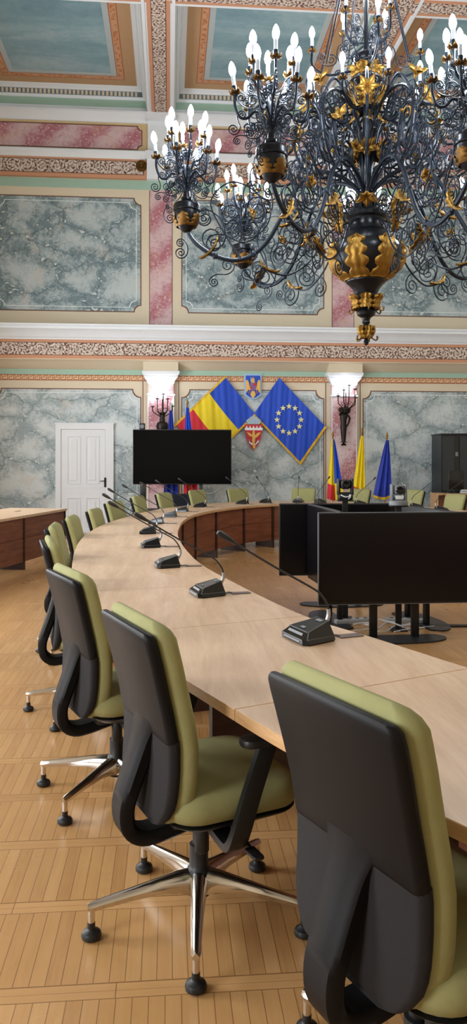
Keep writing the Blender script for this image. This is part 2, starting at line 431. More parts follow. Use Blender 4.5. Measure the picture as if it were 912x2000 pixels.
def band(z0, z1, p, m, x0=XL, x1=XR, back=0.0, name=None):
    mb = MB().box(x0, x1, YW-p, YW-back, z0, z1); return struct(mb, 'trim_%d' % tn(), m, smooth=False)
def profile(pts, m, x0=XL, x1=XR, mi=None):       # pts (p, z) swept along the wall
    mb = MB(); n = len(pts)
    vs = [(x0, YW-p, z) for p, z in pts]+[(x1, YW-p, z) for p, z in pts]
    mb.add(vs, [(i, i+1, n+i+1, n+i) for i in range(n-1)]+[tuple(range(n)), tuple(range(2*n-1, n-1, -1))], 0)
    return struct(mb, 'trim_%d' % tn(), m, smooth=True, ang=30)
# lower zone, from the Greek key up to the big cornice
band(3.287, 3.45, .006, mt['teal'])
band(3.175, 3.287, .004, mt['key'])
gk = MB(); u = .132; k0 = int((XL)/u)
for k in range(k0, int(XR/u)):
    x = k*u; z = 3.182; h = .098; w = .013
    for a, b, c, d in ((0, u*.86, 0, w), (0, w, 0, h*.62), (0, u*.62, h*.5, h*.5+w), (u*.86-w, u*.86, 0, h), (u*.3, u*1.16, h-w, h), (u*.3, u*.3+w, h*.72, h)):
        gk.box(x+a, x+b, YW-.008, YW-.004, z+c, z+d)
gk.box(XL, XR, YW-.009, YW-.004, 3.168, 3.178); gk.box(XL, XR, YW-.009, YW-.004, 3.284, 3.292)
struct(gk, 'trim_%d' % tn(), mt['brick'], smooth=False)
mt['vine1'] = vine('acanthus_frieze_paint', 'x', 3.776, .24)
profile([(0, 3.40), (.03, 3.405), (.05, 3.42), (.10, 3.44), (.2, 3.50), (.29, 3.555), (.34, 3.565), (.34, 3.60), (0, 3.60)], mt['cream'])
band(3.58, 3.965, .35, mt['orange'])
band(3.655, 3.897, .356, mt['vine1'], back=.35)
mb = MB()
for z in (3.648, 3.897): mb.box(XL, XR, YW-.36, YW-.35, z, z+.010)
struct(mb, 'trim_%d' % tn(), mt['line'], smooth=False)
profile([(0, 3.965), (.37, 3.965), (.38, 3.99), (.40, 4.0), (.42, 4.03), (.46, 4.08), (.52, 4.13), (.56, 4.15), (.57, 4.155), (.57, 4.2), (.60, 4.215), (.60, 4.25), (.1, 4.31), (0, 4.32)], mt['white'])
# upper zone
band(7.18, 7.37, .008, mt['teal'])
mt['vine2'] = vine('acanthus_upper_paint', 'x', 7.595, .26)
band(7.38, 7.78, .08, mt['orange'])
for a, b in bays: band(7.465, 7.725, .086, mt['vine2'], a+.36, b-.36, back=.08)
mb = MB()
for a, b in bays:
    for z in (7.455, 7.725): mb.box(a+.35, b-.35, YW-.09, YW-.08, z, z+.01)
    for x in (a+.35, b-.36): mb.box(x, x+.01, YW-.09, YW-.08, 7.455, 7.735)
struct(mb, 'trim_%d' % tn(), mt['line'], smooth=False)
profile([(0, 7.78), (.09, 7.78), (.11, 7.82), (.16, 7.86), (.17, 7.92), (.15, 7.94), (0, 7.94)], mt['white'])
band(7.94, 8.56, .02, mt['ochre'])
for a, b in bays[1:]:
    mb = MB(); wallpoly(mb, notch(a+.40, b-.40, 8.01, 8.49, .09), .02, 0)
    wallring(mb, notch(a+.40, b-.40, 8.01, 8.49, .09, ins=-.014), notch(a+.40, b-.40, 8.01, 8.49, .09, ins=.006), .02, 1, .007)
    struct(mb, 'trim_%d' % tn(), [mt['pink'], mt['line']], smooth=False)
profile([(0, 8.55), (.06, 8.55), (.08, 8.6), (.15, 8.66), (.2, 8.70), (.2, 8.74), (0, 8.74)], mt['white'])
# pilasters
for bx in BX:
    mb = MB().box(bx-.23, bx+.23, YW-.012, YW, 4.3, 7.18); struct(mb, 'trim_%d' % tn(), mt['pink'], smooth=False)
    mb = MB().box(bx-.29, bx+.29, YW-.13, YW, 7.37, 7.94).box(bx-.27, bx+.27, YW-.11, YW, 7.94, 8.72)
    mb.box(bx-.32, bx+.32, YW-.19, YW, 7.78, 7.94).box(bx-.32, bx+.32, YW-.24, YW, 8.58, 8.72)
    struct(mb, 'trim_%d' % tn(), mt['white'], smooth=False)
    # lower shaft, collar, capital and the block above it
    mb = MB().box(bx-.265, bx+.265, YW-.12, YW, 0, 3.14); struct(mb, 'trim_%d' % tn(), mt['pinkpale'], smooth=False)
    mb = MB(); T = M4.Translation((bx, YW, 0))
    def sq(w, p, z): return [(-w, 0, z), (w, 0, z), (w, -p, z), (-w, -p, z)]
    mb.loft([sq(.275, .13, 2.855), sq(.295, .15, 2.865), sq(.30, .155, 2.885), sq(.275, .13, 2.90)], 0, True, T)
    mb.loft([sq(.272, .127, 3.11), sq(.285, .14, 3.13), sq(.285, .14, 3.16), sq(.31, .165, 3.19), sq(.345, .2, 3.235), sq(.352, .207, 3.25), sq(.352, .207, 3.272),
             sq(.38, .235, 3.30), sq(.388, .243, 3.335), sq(.39, .245, 3.36), sq(.38, .235, 3.365)], 0, True, T)
    mb.box(-.275, -.255, -.128, -.12, 0, 2.86, 0, T).box(.255, .275, -.128, -.12, 0, 2.86, 0, T)
    struct(mb, 'trim_%d' % tn(), mt['white'], smooth=True, ang=25)
    mb = MB().box(bx-.36, bx+.36, YW-.27, YW, 3.365, 3.57); struct(mb, 'trim_%d' % tn(), mt['cream'], smooth=False)
# gilded rosettes where the upper frieze meets the pilasters
def rosette(bx, s, label):
    mb = MB(); T = M4.Translation((bx+s*.40, YW-.092, 7.64)) @ M4.Rotation(R(90), 4, 'X')
    mb.lathe([(.001, .0), (.115, .0), (.12, .02), (.105, .045), (.09, .03), (.07, .035), (.06, .06), (.045, .05), (.03, .07), (.001, .075)], 20, 0, T)
    for k in range(8):
        a = TAU*k/8; mb.rbox(.082*math.cos(a), .082*math.sin(a), .035, .03, .03, .03, .008, 0, T)
    tag(mb.build('rosette', mt['oldgold']), label, 'rosette', 'gilded wall rosettes')
rosette(BX[1], -1, 'round gilded rosette on the upper frieze left of the smaller left candle cluster')
# ---- coffered ceiling
def coffer_frame(x0, x1, y0, y1):
    mb = MB()
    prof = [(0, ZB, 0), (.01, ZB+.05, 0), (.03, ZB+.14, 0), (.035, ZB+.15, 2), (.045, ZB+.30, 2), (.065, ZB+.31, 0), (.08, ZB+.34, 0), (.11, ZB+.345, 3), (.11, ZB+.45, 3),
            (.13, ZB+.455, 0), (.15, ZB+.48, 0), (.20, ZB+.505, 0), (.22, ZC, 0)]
    def rect(p, z): return [(x0+p, y0+p, z), (x1-p, y0+p, z), (x1-p, y1-p, z), (x0+p, y1-p, z)]
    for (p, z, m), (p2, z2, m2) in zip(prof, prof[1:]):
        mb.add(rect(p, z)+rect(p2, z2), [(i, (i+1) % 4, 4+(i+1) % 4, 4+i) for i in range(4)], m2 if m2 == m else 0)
    fl = [(.22, .46, 4), (.46, .49, 5), (.49, .57, 9), (.57, .60, 5), (.60, .71, 6)]
    for p, p2, m in fl:
        mb.add(rect(p, ZC)+rect(p2, ZC), [(i, (i+1) % 4, 4+(i+1) % 4, 4+i) for i in range(4)], m)
    mb.add(rect(.71, ZC), [(0, 1, 2, 3)], 7)
    for p in (.455, .594): mb.add(rect(p, ZC-.003)+rect(p+.012, ZC-.003), [(i, (i+1) % 4, 4+(i+1) % 4, 4+i) for i in range(4)], 8)
    # dentils : dark slots between pale blocks
    n = int((x1-x0-.34)/.085)
    for i in range(n):
        for yy in (y0+.095, y1-.115): mb.box(x0+.19+i*.085, x0+.19+i*.085+.045, yy, yy+.02, ZB+.355, ZB+.44, 1)
    n = int((y1-y0-.34)/.085)
    for i in range(n):
        for xx in (x0+.095, x1-.115): mb.box(xx, xx+.02, y0+.19+i*.085, y0+.19+i*.085+.045, ZB+.355, ZB+.44, 1)
    # little painted leaves on the orange border, as darker studs
    return mb
cf = MB(); bm_ = MB()
BY = [YW-4.25-3.883*k for k in range(0, 5)]     # cross beams
xs = [(XL, BX[0]-.27)] + [(BX[i]+.27, BX[i+1]-.27) for i in range(3)] + [(BX[3]+.27, XR)]
yls = [(BY[0]+.27, YW)] + [(BY[i+1]+.27, BY[i]-.27) for i in range(4)]
for x0, x1 in xs[1:4]:
    for y0, y1 in yls: cf.merge(coffer_frame(x0, x1, y0, y1))
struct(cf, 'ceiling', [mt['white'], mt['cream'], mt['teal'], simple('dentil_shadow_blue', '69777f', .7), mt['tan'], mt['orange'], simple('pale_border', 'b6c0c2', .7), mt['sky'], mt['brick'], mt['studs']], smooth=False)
struct(MB().box(XL-.4, XR+.4, YF-.4, YW+.4, ZC+.02, ZC+.3), 'ceiling_slab', mt['cream'], smooth=False)
for i, bx in enumerate(BX):
    mb = MB(); a, b = YF, YW; z = ZB
    mb.box(bx-.27, bx+.27, a, b, z, ZC, 0)
    for s in (-1, 1): mb.box(bx+s*.155-.035, bx+s*.155+.035, a, b, z-.004, z, 1); mb.box(bx+s*.245-.025, bx+s*.245+.025, a, b, z-.018, z, 0)
    mb.box(bx-.115, bx+.115, a, b, z-.008, z, 2)
    for s in (-1, 1): mb.box(bx+s*.117-.005, bx+s*.117+.005, a, b, z-.011, z, 3)
    mt['vb%d' % i] = vine('acanthus_beam_paint_%d' % i, 'y', bx, .25)
    struct(mb, 'trim_%d' % tn(), [mt['white'], mt['orange'], mt['vb%d' % i], mt['line']], smooth=False)
for i, by in enumerate(BY[:3]):
    mb = MB(); z = ZB
    mb.box(XL, XR, by-.27, by+.27, z+.001, ZC, 0)
    for s in (-1, 1): mb.box(XL, XR, by+s*.175-.035, by+s*.175+.035, z-.003, z+.001, 1)
    t = vine('acanthus_cross_paint_%d' % i, 'x', 0, .25)
    # this frieze lies flat: measure across along y
    sp = [n for n in t.node_tree.nodes if n.bl_idname == 'ShaderNodeSeparateXYZ'][0]
    for l in list(t.node_tree.links):
        if l.from_socket == sp.outputs[2]:
            to = l.to_socket; t.node_tree.links.remove(l); t.node_tree.links.new(sp.outputs[1], to); to.node.inputs[1].default_value = by
    mb.box(XL, XR, by-.135, by+.135, z-.006, z+.001, 2)
    struct(mb, 'trim_%d' % tn(), [mt['white'], mt['orange'], t], smooth=False)
# baseboard
band(0, .22, .03, mt['white'])

# ---- door in the back wall
dx0, dx1 = WX(109), WX(222); dzt = WZ(165, 829)
mb = MB()
for a, b in ((dx0, dx0+.11), (dx1-.17, dx1)): mb.box(a, b, YW-.06, YW, 0, dzt)
mb.box(dx0, dx1, YW-.062, YW, dzt-.10, dzt)
mb.box(dx0+.10, dx1-.16, YW-.015, YW-.001, 0, dzt-.1)
mb.box(dx0-.012, dx1+.012, YW-.07, YW, dzt, dzt+.03)
d = struct(mb, 'door_1', mt['doorwhite'], smooth=False)
lx0, lx1 = dx0+.115, dx1-.175; lw = lx1-lx0; lt = dzt-.105
mb = MB().box(lx0, lx1, YW-.04, YW-.015, .02, lt)
def dpanel(a, b, z0, z1):
    def rc(i, y): return [(a+i, y, z0+i), (b-i, y, z0+i), (b-i, y, z1-i), (a+i, y, z1-i)]
    mb.loft([rc(0, YW-.040), rc(0, YW-.052), rc(.018, YW-.052), rc(.03, YW-.041), rc(.06, YW-.041), rc(.085, YW-.05)], 0, True)
st = .12
for a, b in ((lx0+st, lx0+lw*.5-.05), (lx0+lw*.5+.05, lx1-st)):
    dpanel(a, b, 1.02, lt-.13); dpanel(a, b, .14, .74)
mb.box(lx0+.05, lx1-.05, YW-.048, YW-.04, .93, .96)
struct(mb, 'door_leaf', mt['doorwhite'], parent=d, smooth=False)
hx, hz = WX(206), WZ(206, 942)
mb = MB().box(hx-.022, hx+.022, YW-.066, YW-.06, hz-.10, hz+.10); struct(mb, 'door_lock_plate', mt['bronze'], parent=d, smooth=False)
mb = MB().tube([(hx, YW-.06, hz+.03), (hx, YW-.11, hz+.03), (hx-.02, YW-.115, hz+.03), (hx-.10, YW-.115, hz+.025)], .009, 8)
struct(mb, 'door_handle', mt['bronze'], parent=d)
# light switch by the rack
sx, sz = WX(847), WZ(847, 915)
mb = MB().rbox(sx, YW-.008, sz, .08, .014, .12, .004); o = mb.build('light_switch', mt['whiteplastic']); tag(o, 'small white switch plate on the wall beside the black rack', 'switch')
MB().rbox(sx, YW-.017, sz, .045, .008, .06, .003).build('rocker', mt['white'], o)
# ================================================================ the ring table
TC = 2.05
_o = [(.90,1.22),(.55,1.62),(.317,2.045),(.068,2.614),(-.25,3.36),(-.56,4.65),(-.738,6.0),(-.83,7.2),(-.838,8.1),(-.775,9.1),(-.60,10.2),(-.34,11.4),(.05,12.45),(.68,13.45),(1.35,14.05)]
_i = [(1.45,2.12),(1.20,2.45),(1.064,2.74),(.86,3.21),(.64,3.72),(.365,4.88),(.205,5.8),(.105,7.2),(.10,8.35),(.20,9.8),(.42,10.95),(.86,12.0),(1.42,12.8)]
def ringcurve(left, near, far):
    pts = [near]+left+[far]+[(2*TC-x, y) for x, y in reversed(left)]
    return [(p.x, p.y) for p in catmull([(x, y, 0) for x, y in pts], 16, True)]
OUT = ringcurve(_o, (TC, .72), (TC, 14.3)); INN = ringcurve(_i, (TC, 1.80), (TC, 13.2))
def arclen(P):
    L = [0]
    for a, b in zip(P, P[1:]+P[:1]): L.append(L[-1]+math.dist(a, b))
    return L
LO = arclen(OUT); LI = arclen(INN)
def at(P, L, s):
    s %= L[-1]
    for k in range(len(P)):
        if L[k+1] >= s:
            t = (s-L[k])/max(L[k+1]-L[k], 1e-9); a, b = P[k], P[(k+1) % len(P)]
            return (a[0]+(b[0]-a[0])*t, a[1]+(b[1]-a[1])*t)
def nearest_s(P, L, q):
    k = min(range(len(P)), key=lambda i: math.dist(P[i], q)); return L[k]
s0 = nearest_s(OUT, LO, (.19, 2.31))
NSEG = 28; PITCH = LO[-1]/NSEG
TH = .036; TZ = .75
def seg_pts(P, L, a, b, n=10):
    while b < a: b += L[-1]
    return [at(P, L, a+(b-a)*k/n) for k in range(n+1)]
so = [(s0+PITCH*k) for k in range(NSEG+1)]
si = [nearest_s(INN, LI, at(OUT, LO, s)) for s in so]
def inset(poly_o, poly_i, d=.05): ...
table = thing('conference_table', 'large ring-shaped oak-topped conference table with walnut inner panels', 'table', (TC, 7.5, 0))
TT = M4.Translation((-TC, -7.5, 0))
def offs(P, L, s, d):          # point moved d to the left of travel
    a, b = at(P, L, s-.02), at(P, L, s+.02); tx, ty = b[0]-a[0], b[1]-a[1]; l = math.hypot(tx, ty); p = at(P, L, s)
    return (p[0]-ty/l*d, p[1]+tx/l*d)
# which side is inside the ring top, seen along the inner curve?
_q = offs(INN, LI, LI[-1]*.25, .1); _sgn = 1 if nearest_s and min(math.dist(_q, p) for p in OUT) < min(math.dist(at(INN, LI, LI[-1]*.25), p) for p in OUT) else -1
for k in range(NSEG):
    a, b = so[k], so[k+1]; ia, ib = si[k], si[k+1]
    if ib < ia: ib += LI[-1]
    po = seg_pts(OUT, LO, a+.0015, b-.0015); pi = seg_pts(INN, LI, ia+.001, ib-.001)
    poly = po+pi[::-1]
    area = sum(p[0]*q[1]-q[0]*p[1] for p, q in zip(poly, poly[1:]+poly[:1]))
    if area < 0: poly = poly[::-1]
    mb = MB(); cx = sum(p[0] for p in poly)/len(poly); cy = sum(p[1] for p in poly)/len(poly)
    n = len(poly); rg = []
    for z, ins in ((TZ-TH, 0), (TZ-.002, 0), (TZ, .0025)):
        rg.append([(p[0]+(cx-p[0])*ins/max(math.dist(p, (cx, cy)), .01), p[1]+(cy-p[1])*ins/max(math.dist(p, (cx, cy)), .01), z) for p in poly])
    vs = [q for r in rg for q in r]; fs = []; m = []
    for r in range(2):
        for i in range(n): fs.append((r*n+i, r*n+(i+1) % n, (r+1)*n+(i+1) % n, (r+1)*n+i))
    mb.add(vs, fs, 1, TT)
    # top and underside as a strip of quads between the two curves
    h = n//2
    def strip(base, flip):
        o = []
        for i in range(h-1):
            q = (base+i, base+i+1, base+n-2-i, base+n-1-i); o.append(q[::-1] if flip else q)
        return o
    mb.add(vs, strip(2*n, False), 0, TT); mb.add(vs, strip(0, True), 0, TT)
    mb.build('tabletop_section', [mt['oak'], mt['oakedge']], table, ang=20)
    # curved modesty panel under the inner edge
    ii = seg_pts(INN, LI, ia+.02, ib-.02, 8); dd = []
    for j in range(9):
        s = ia+.02+(ib-ia-.04)*j/8; dd.append(offs(INN, LI, s, .055*_sgn))
    mb = MB()
    def wall(z0, z1, t0, t1):
        rings = []
        for j in range(9):
            s = ia+.02+(ib-ia-.04)*j/8; p = offs(INN, LI, s, t0*_sgn); q = offs(INN, LI, s, t1*_sgn)
            rings.append([(p[0], p[1], z0), (p[0], p[1], z1), (q[0], q[1], z1), (q[0], q[1], z0)])
        mb.loft(rings, 0, True, TT)
    wall(.44, TZ-TH-.001, .055, .073); wall(.13, .425, .055, .073); wall(.42, .445, .063, .073)
    mb.build('modesty_panel', mt['walnut'], table, smooth=True, ang=40)
    # support panel at the joint
    p, q = offs(INN, LI, ia, .03*_sgn), at(OUT, LO, a)
    l = math.dist(p, q); ux, uy = (q[0]-p[0])/l, (q[1]-p[1])/l
    T = TT @ M4.Translation((p[0], p[1], 0)) @ M4.Rotation(math.atan2(uy, ux), 4, 'Z')
    mb = MB().box(0, l*.5, -.018, .018, 0, TZ-TH-.001, 0, T); mb.build('support_panel', mt['walnutdark'], table, smooth=False)
def outdist(x, y):
    k = min(range(len(OUT)), key=lambda i: math.dist(OUT[i], (x, y))); return k
def normal_in(x, y):          # unit vector from (x,y) towards the table
    k = outdist(x, y); a, b = OUT[k-2], OUT[(k+2) % len(OUT)]; tx, ty = b[0]-a[0], b[1]-a[1]; l = math.hypot(tx, ty)
    n = (-ty/l, tx/l); c = (TC, 7.5)
    if (c[0]-OUT[k][0])*n[0]+(c[1]-OUT[k][1])*n[1] < 0: n = (-n[0], -n[1])
    return n

# ================================================================ office chairs (local: faces +y)
def pad_ring(hx, y0, y1, r, z, ins, n=6):
    a, b = hx-ins, (y1-y0)/2-ins; cy = (y0+y1)/2
    return [(x, y+cy, z) for x, y in rrect(a, b, max(r-ins, .01), n)]
def back_y(z):                # side profile of the backrest
    P = [(.36,-.180),(.40,-.178),(.48,-.174),(.56,-.168),(.64,-.168),(.72,-.182),(.80,-.202),(.88,-.224),(.96,-.247),(1.02,-.264)]
    for (a, u), (b, v) in zip(P, P[1:]):
        if z <= b: t = (z-a)/(b-a); t = max(t, 0); return u+(v-u)*t
    return P[-1][1]
def back_w(z):                # half width
    P = [(.36,.120),(.385,.150),(.41,.182),(.44,.206),(.49,.222),(.56,.224),(.64,.224),(.72,.222),(.80,.224),(.90,.231),(.955,.232),(.985,.222),(1.0,.205)]
    for (a, u), (b, v) in zip(P, P[1:]):
        if z <= b: t = max((z-a)/(b-a), 0); return u+(v-u)*t
    return P[-1][1]
def back_loft(zs, f0, f1, wrap, dw, r=.02, corner=None):
    """horizontal slices; f0/f1 = back and front offset from back_y ; wrap bends the sides forward"""
    rings = []
    for z, ins in zs:
        w = max(back_w(z)-dw-ins, .01); y = back_y(z); ring = []
        a, b = w, (f1-f0)/2-min(ins, (f1-f0)/2-.003)
        for px, py in rrect(a, b, min(r, b*.98), 3):
            yy = y+(f0+f1)/2+py+wrap*(px/.23)**2
            ring.append((px, yy, z))
        rings.append(ring)
    return rings
def make_chair(name, label, cushion, group):
    t = thing(name, label, 'chair', group=group)
    mb = MB()                                       # seat
    rg = [pad_ring(.225, -.160, .255, .09, .392, .03), pad_ring(.242, -.172, .27, .10, .406, .006), pad_ring(.247, -.178, .275, .10, .436, 0), pad_ring(.245, -.175, .272, .10, .465, .004),
          pad_ring(.232, -.16, .258, .09, .482, .006), pad_ring(.20, -.13, .225, .08, .488, 0)]
    mb.loft(rg); mb.build('seat', cushion, t, ang=60)
    mb = MB(); mb.loft([pad_ring(.19, -.13, .2, .08, .364, 0), pad_ring(.232, -.158, .258, .09, .388, 0), pad_ring(.238, -.165, .264, .095, .394, 0)])
    mb.build('seat_shell', mt['black'], t, ang=50)
    zs = [(.378,.03),(.384,.014),(.395,.004),(.41,0)]+[(.38+.05*k, 0) for k in range(1, 12)]+[(.955,0),(.975,.003),(.99,.012),(1.0,.026)]
    mb = MB(); mb.loft(back_loft(zs, -.015, .048, .035, 0, .026)); bk = mb.build('backrest', cushion, t, ang=60)
    sm = []
    for s, zz in ((-1, [.42+.045*k for k in range(13)]), (1, [.96-.045*k for k in range(13)])):
        for z in zz:
            q = s*(back_w(z)-.032); sm.append((q, back_y(z)+.0478+.035*(q/.23)**2, z))
    sm.insert(13, (0, back_y(.975)+.0475, .972)); MB().tube(sm, .0022, 5).build('seam', mt['seam'], bk)
    zs = [(.640,.006),(.644,.002),(.652,0)]+[(.68+.05*k, 0) for k in range(0, 5)]+[(.935,0),(.955,.001),(.966,.004),(.972,.010)]
    mb = MB(); mb.loft(back_loft(zs, -.05, -.012, .032, .004, .018)); mb.build('back_shell', mt['shell'], t, ang=50)
    # black lining of the lower cushion, left and right of the spine
    zs = [(.384,.035),(.390,.016),(.402,.005),(.42,.001),(.45,0)]+[(.48+.03*k, 0) for k in range(0, 6)]+[(.655,0)]
    mb = MB(); mb.loft(back_loft(zs, -.047, -.010, .032, .0042, .017)); mb.build('lower_back_lining', mt['backfab'], t, ang=50)
    # spine : one bar from under the seat, bent up and widening into the shell
    path = catmull([(.048,-.02,.335),(.048,-.13,.312),(.048,-.205,.310),(.050,-.252,.345),(.052,-.260,.41),(.055,-.238,.48),(.058,-.212,.55),(.066,-.192,.61),(.086,-.178,.66),(.11,-.172,.71),(.12,-.175,.75)], 4)
    mb = MB(); rg = []; m = len(path)
    P2 = [V((0, q.y, q.z)) for q in path]
    for k in range(m):
        dd = (P2[min(k+1, m-1)]-P2[max(k-1, 0)]).normalized(); ny, nz = dd.z, -dd.y          # points backwards on the upright
        w = path[k].x; f = k/(m-1); th = .024 if f < .55 else .024+.006*(f-.55)
        if f > .9: th *= .75
        q = P2[k]; bend = .03*(w/.23)**2
        rg.append([(sx*w, q.y+ny*o+(bend if abs(sx) > .8 else bend*.3), q.z+nz*o) for sx, o in ((-1,-.6*th),(-1,.55*th),(-.8,th),(.8,th),(1,.55*th),(1,-.6*th),(.8,-th),(-.8,-th))])
    mb.loft(rg); mb.build('back_spine', mt['shell'], t, ang=45)
    mb = MB().rbox(0, .0, .352, .17, .24, .05, .012, rc=.03); mb.rbox(0, .03, .32, .12, .14, .04, .012, rc=.03)
    mb.lathe([(.02,.255),(.024,.26),(.024,.33),(.02,.34)], 14, c=(.09,-.03))
    mb.build('tilt_mechanism', mt['black'], t, ang=40)
    mb = MB().tube([(.08,.05,.345),(.2,.055,.335),(.26,.055,.32)], [.008,.007,.007], 8).rbox(.285,.055,.316,.07,.035,.014,.006); mb.build('height_lever', mt['black'], t)
    for s in (-1, 1):                               # armrests
        mb = MB(); pth = catmull([(s*.10,.0,.352),(s*.22,.0,.335),(s*.262,.0,.342),(s*.284,.008,.385),(s*.290,.045,.50),(s*.288,.10,.635)], 5)
        rg = []
        for i, p in enumerate(pth):
            d = (pth[min(i+1, len(pth)-1)]-pth[max(i-1, 0)]).normalized(); nx, nz = -d.z, d.x
            rg.append([(p.x+nx*o, p.y+y, p.z+nz*o) for o, y in ((.012,-.03),(.014,-.018),(.014,.018),(.012,.03),(-.012,.03),(-.014,.018),(-.014,-.018),(-.012,-.03))])
        mb.loft(rg); a = mb.build('armrest', mt['black'], t, ang=40)
        MB().rbox(s*.285, .125, .645, .075, .23, .026, .009, rc=.03).build('arm_pad', mt['black'], a)
    mb = MB().lathe([(.026,.07),(.036,.075),(.04,.10),(.04,.155),(.034,.165),(.031,.17),(.031,.235),(.021,.238),(.021,.33)], 20); mb.build('gas_column', mt['black'], t)
    for k in range(5):
        T = M4.Rotation(TAU*k/5+R(CH_ROT), 4, 'Z'); mb = MB(); rg = []
        for r, w, zt, zb in ((.03,.030,.160,.085),(.07,.029,.157,.098),(.14,.024,.146,.104),(.23,.019,.131,.098),(.315,.0155,.117,.090),(.350,.0145,.111,.086),(.364,.010,.107,.088)):
            rg.append([(r, -w*.8, zb), (r, -w, zb+(zt-zb)*.5), (r, -w*.55, zt-.004), (r, -w*.2, zt), (r, w*.2, zt), (r, w*.55, zt-.004), (r, w, zb+(zt-zb)*.5), (r, w*.8, zb)])
        mb.loft(rg, 0, True, T); mb.lathe([(.011,.04),(.012,.10)], 10, 0, T, c=(.352,0)); leg = mb.build('base_leg', mt['chrome'], t, ang=45)
        mb = MB().lathe([(.024,0),(.031,.005),(.032,.013),(.028,.021),(.016,.027),(.012,.031),(.012,.05)], 16, 0, T, c=(.352,0)); mb.build('glide', mt['black'], leg)
    return t
CH_ROT = 0
# (backrest column px, depth, top height, turn in degrees or None, label)
chairs = [
 ('base', (.098, 2.53), 1.025, (.93, .37), 'olive green office chair with whole chrome star base in view, second from the camera'),
 ('back', 640, 1.62, 1.035, (.912, .409), 'olive green office chair cut off by the bottom right corner, closest to the camera'),
 ('base', (-.2376, 3.52), 1.03, (.915, .40), 'olive green office chair third from the camera along the left rim of the table'),
 ('base', (-.49, 4.66), 1.045, (.97, .20), 'olive green office chair fourth from the camera along the left rim, mostly hidden'),
 ('base', (-.60, 6.05), 1.015, (.998, .05), 'olive green office chair fifth from the camera along the left rim of the table'),
 ('back', 145, 7.65, .955, (.996, -.05), 'olive green office chair sixth from the camera along the left rim'),
 ('back', 178, 9.1, .935, (.985, -.15), 'olive green office chair seventh from the camera, before the lower left of the door'),
 ('back', 221, 10.25, .965, (.93, -.35), 'olive green office chair in front of the right edge of the white door'),
 ('back', 268, 11.35, .985, None, 'olive green office chair below the left end of the wall television'),
 ('back', 315, 12.45, .985, None, 'olive green office chair below the television, left of the navy chair'),
 ('back', 380, 13.6, .985, None, 'olive green office chair below the television, right of the navy chair'),
 ('back', 461, 14.35, .985, None, 'olive green office chair at the far rim just right of the television'),
 ('back', 594, 14.65, .985, None, 'olive green office chair at the far rim below the European flag'),
 ('back', 704, 14.2, .985, None, 'olive green office chair at the far rim below the plain yellow flag'),
 ('back', 811, 13.35, 1.0, None, 'olive green office chair at the far right just right of the larger pan-tilt camera'),
 ('back', 895, 12.1, .975, None, 'olive green office chair at the right picture edge in front of the wooden credenza'),
]
proto = None
LEGTURN = {'third from': 40.7, 'fourth fro': 62, 'fifth from': 62, 'sixth from': 20, 'seventh fr': 45}
for c in chairs:
    if c[0] == 'base':
        x, y = c[1]; top = c[2]; f = c[3] or normal_in(x, y); lab = c[4]
    else:
        x, y = W(c[1], c[2]); top = c[3]; f = c[4] or normal_in(x, y); lab = c[5]; x += f[0]*.25; y += f[1]*.25
    rz = math.atan2(-f[0], f[1])
    # slide the chair out until its backrest clears the table rim
    for _ in range(40):
        cl = []
        for q in (-.22, 0, .22):
            yf = back_y(.735/top)+.085-(.035 if q == 0 else 0); wx = x+q*math.cos(rz)-yf*math.sin(rz); wy = y+q*math.sin(rz)+yf*math.cos(rz)
            k = outdist(wx, wy); n_ = normal_in(wx, wy); cl.append((OUT[k][0]-wx)*n_[0]+(OUT[k][1]-wy)*n_[1])
        if min(cl) > .012: break
        n_ = normal_in(x, y); x -= n_[0]*.008; y -= n_[1]*.008
    if proto is None:
        # the star base of the first chair: one leg points at the camera
        CH_ROT = math.degrees(math.atan2(-CS*1.0, -SN) - rz) if False else math.degrees(math.atan2(2.21*CS-.0-2.566, -.106+2.21*SN-.1016) - rz)
        o = proto = make_chair('office_chair', lab, mt['green'], 'olive green office chairs round the table')
        o.location = (x, y, 0); o.rotation_euler.z = rz
    else: o = dup(proto, (x, y, 0), rz, lab)
    o.scale.z = top
    for leg in o.children:
        if leg.name.startswith('base_leg'): leg.rotation_euler.z = R(LEGTURN.get(lab.split('chair ')[1][:10], 0))
nx_, ny_ = W(347, 14.4); f = normal_in(nx_, ny_); 
navy = make_chair('office_chair', 'navy office chair between two green ones below the television', mt['navyfab'], None)
navy.location = (nx_+f[0]*.25, ny_+f[1]*.25, 0); navy.rotation_euler.z = math.atan2(-f[0], f[1]); navy.scale.z = .88

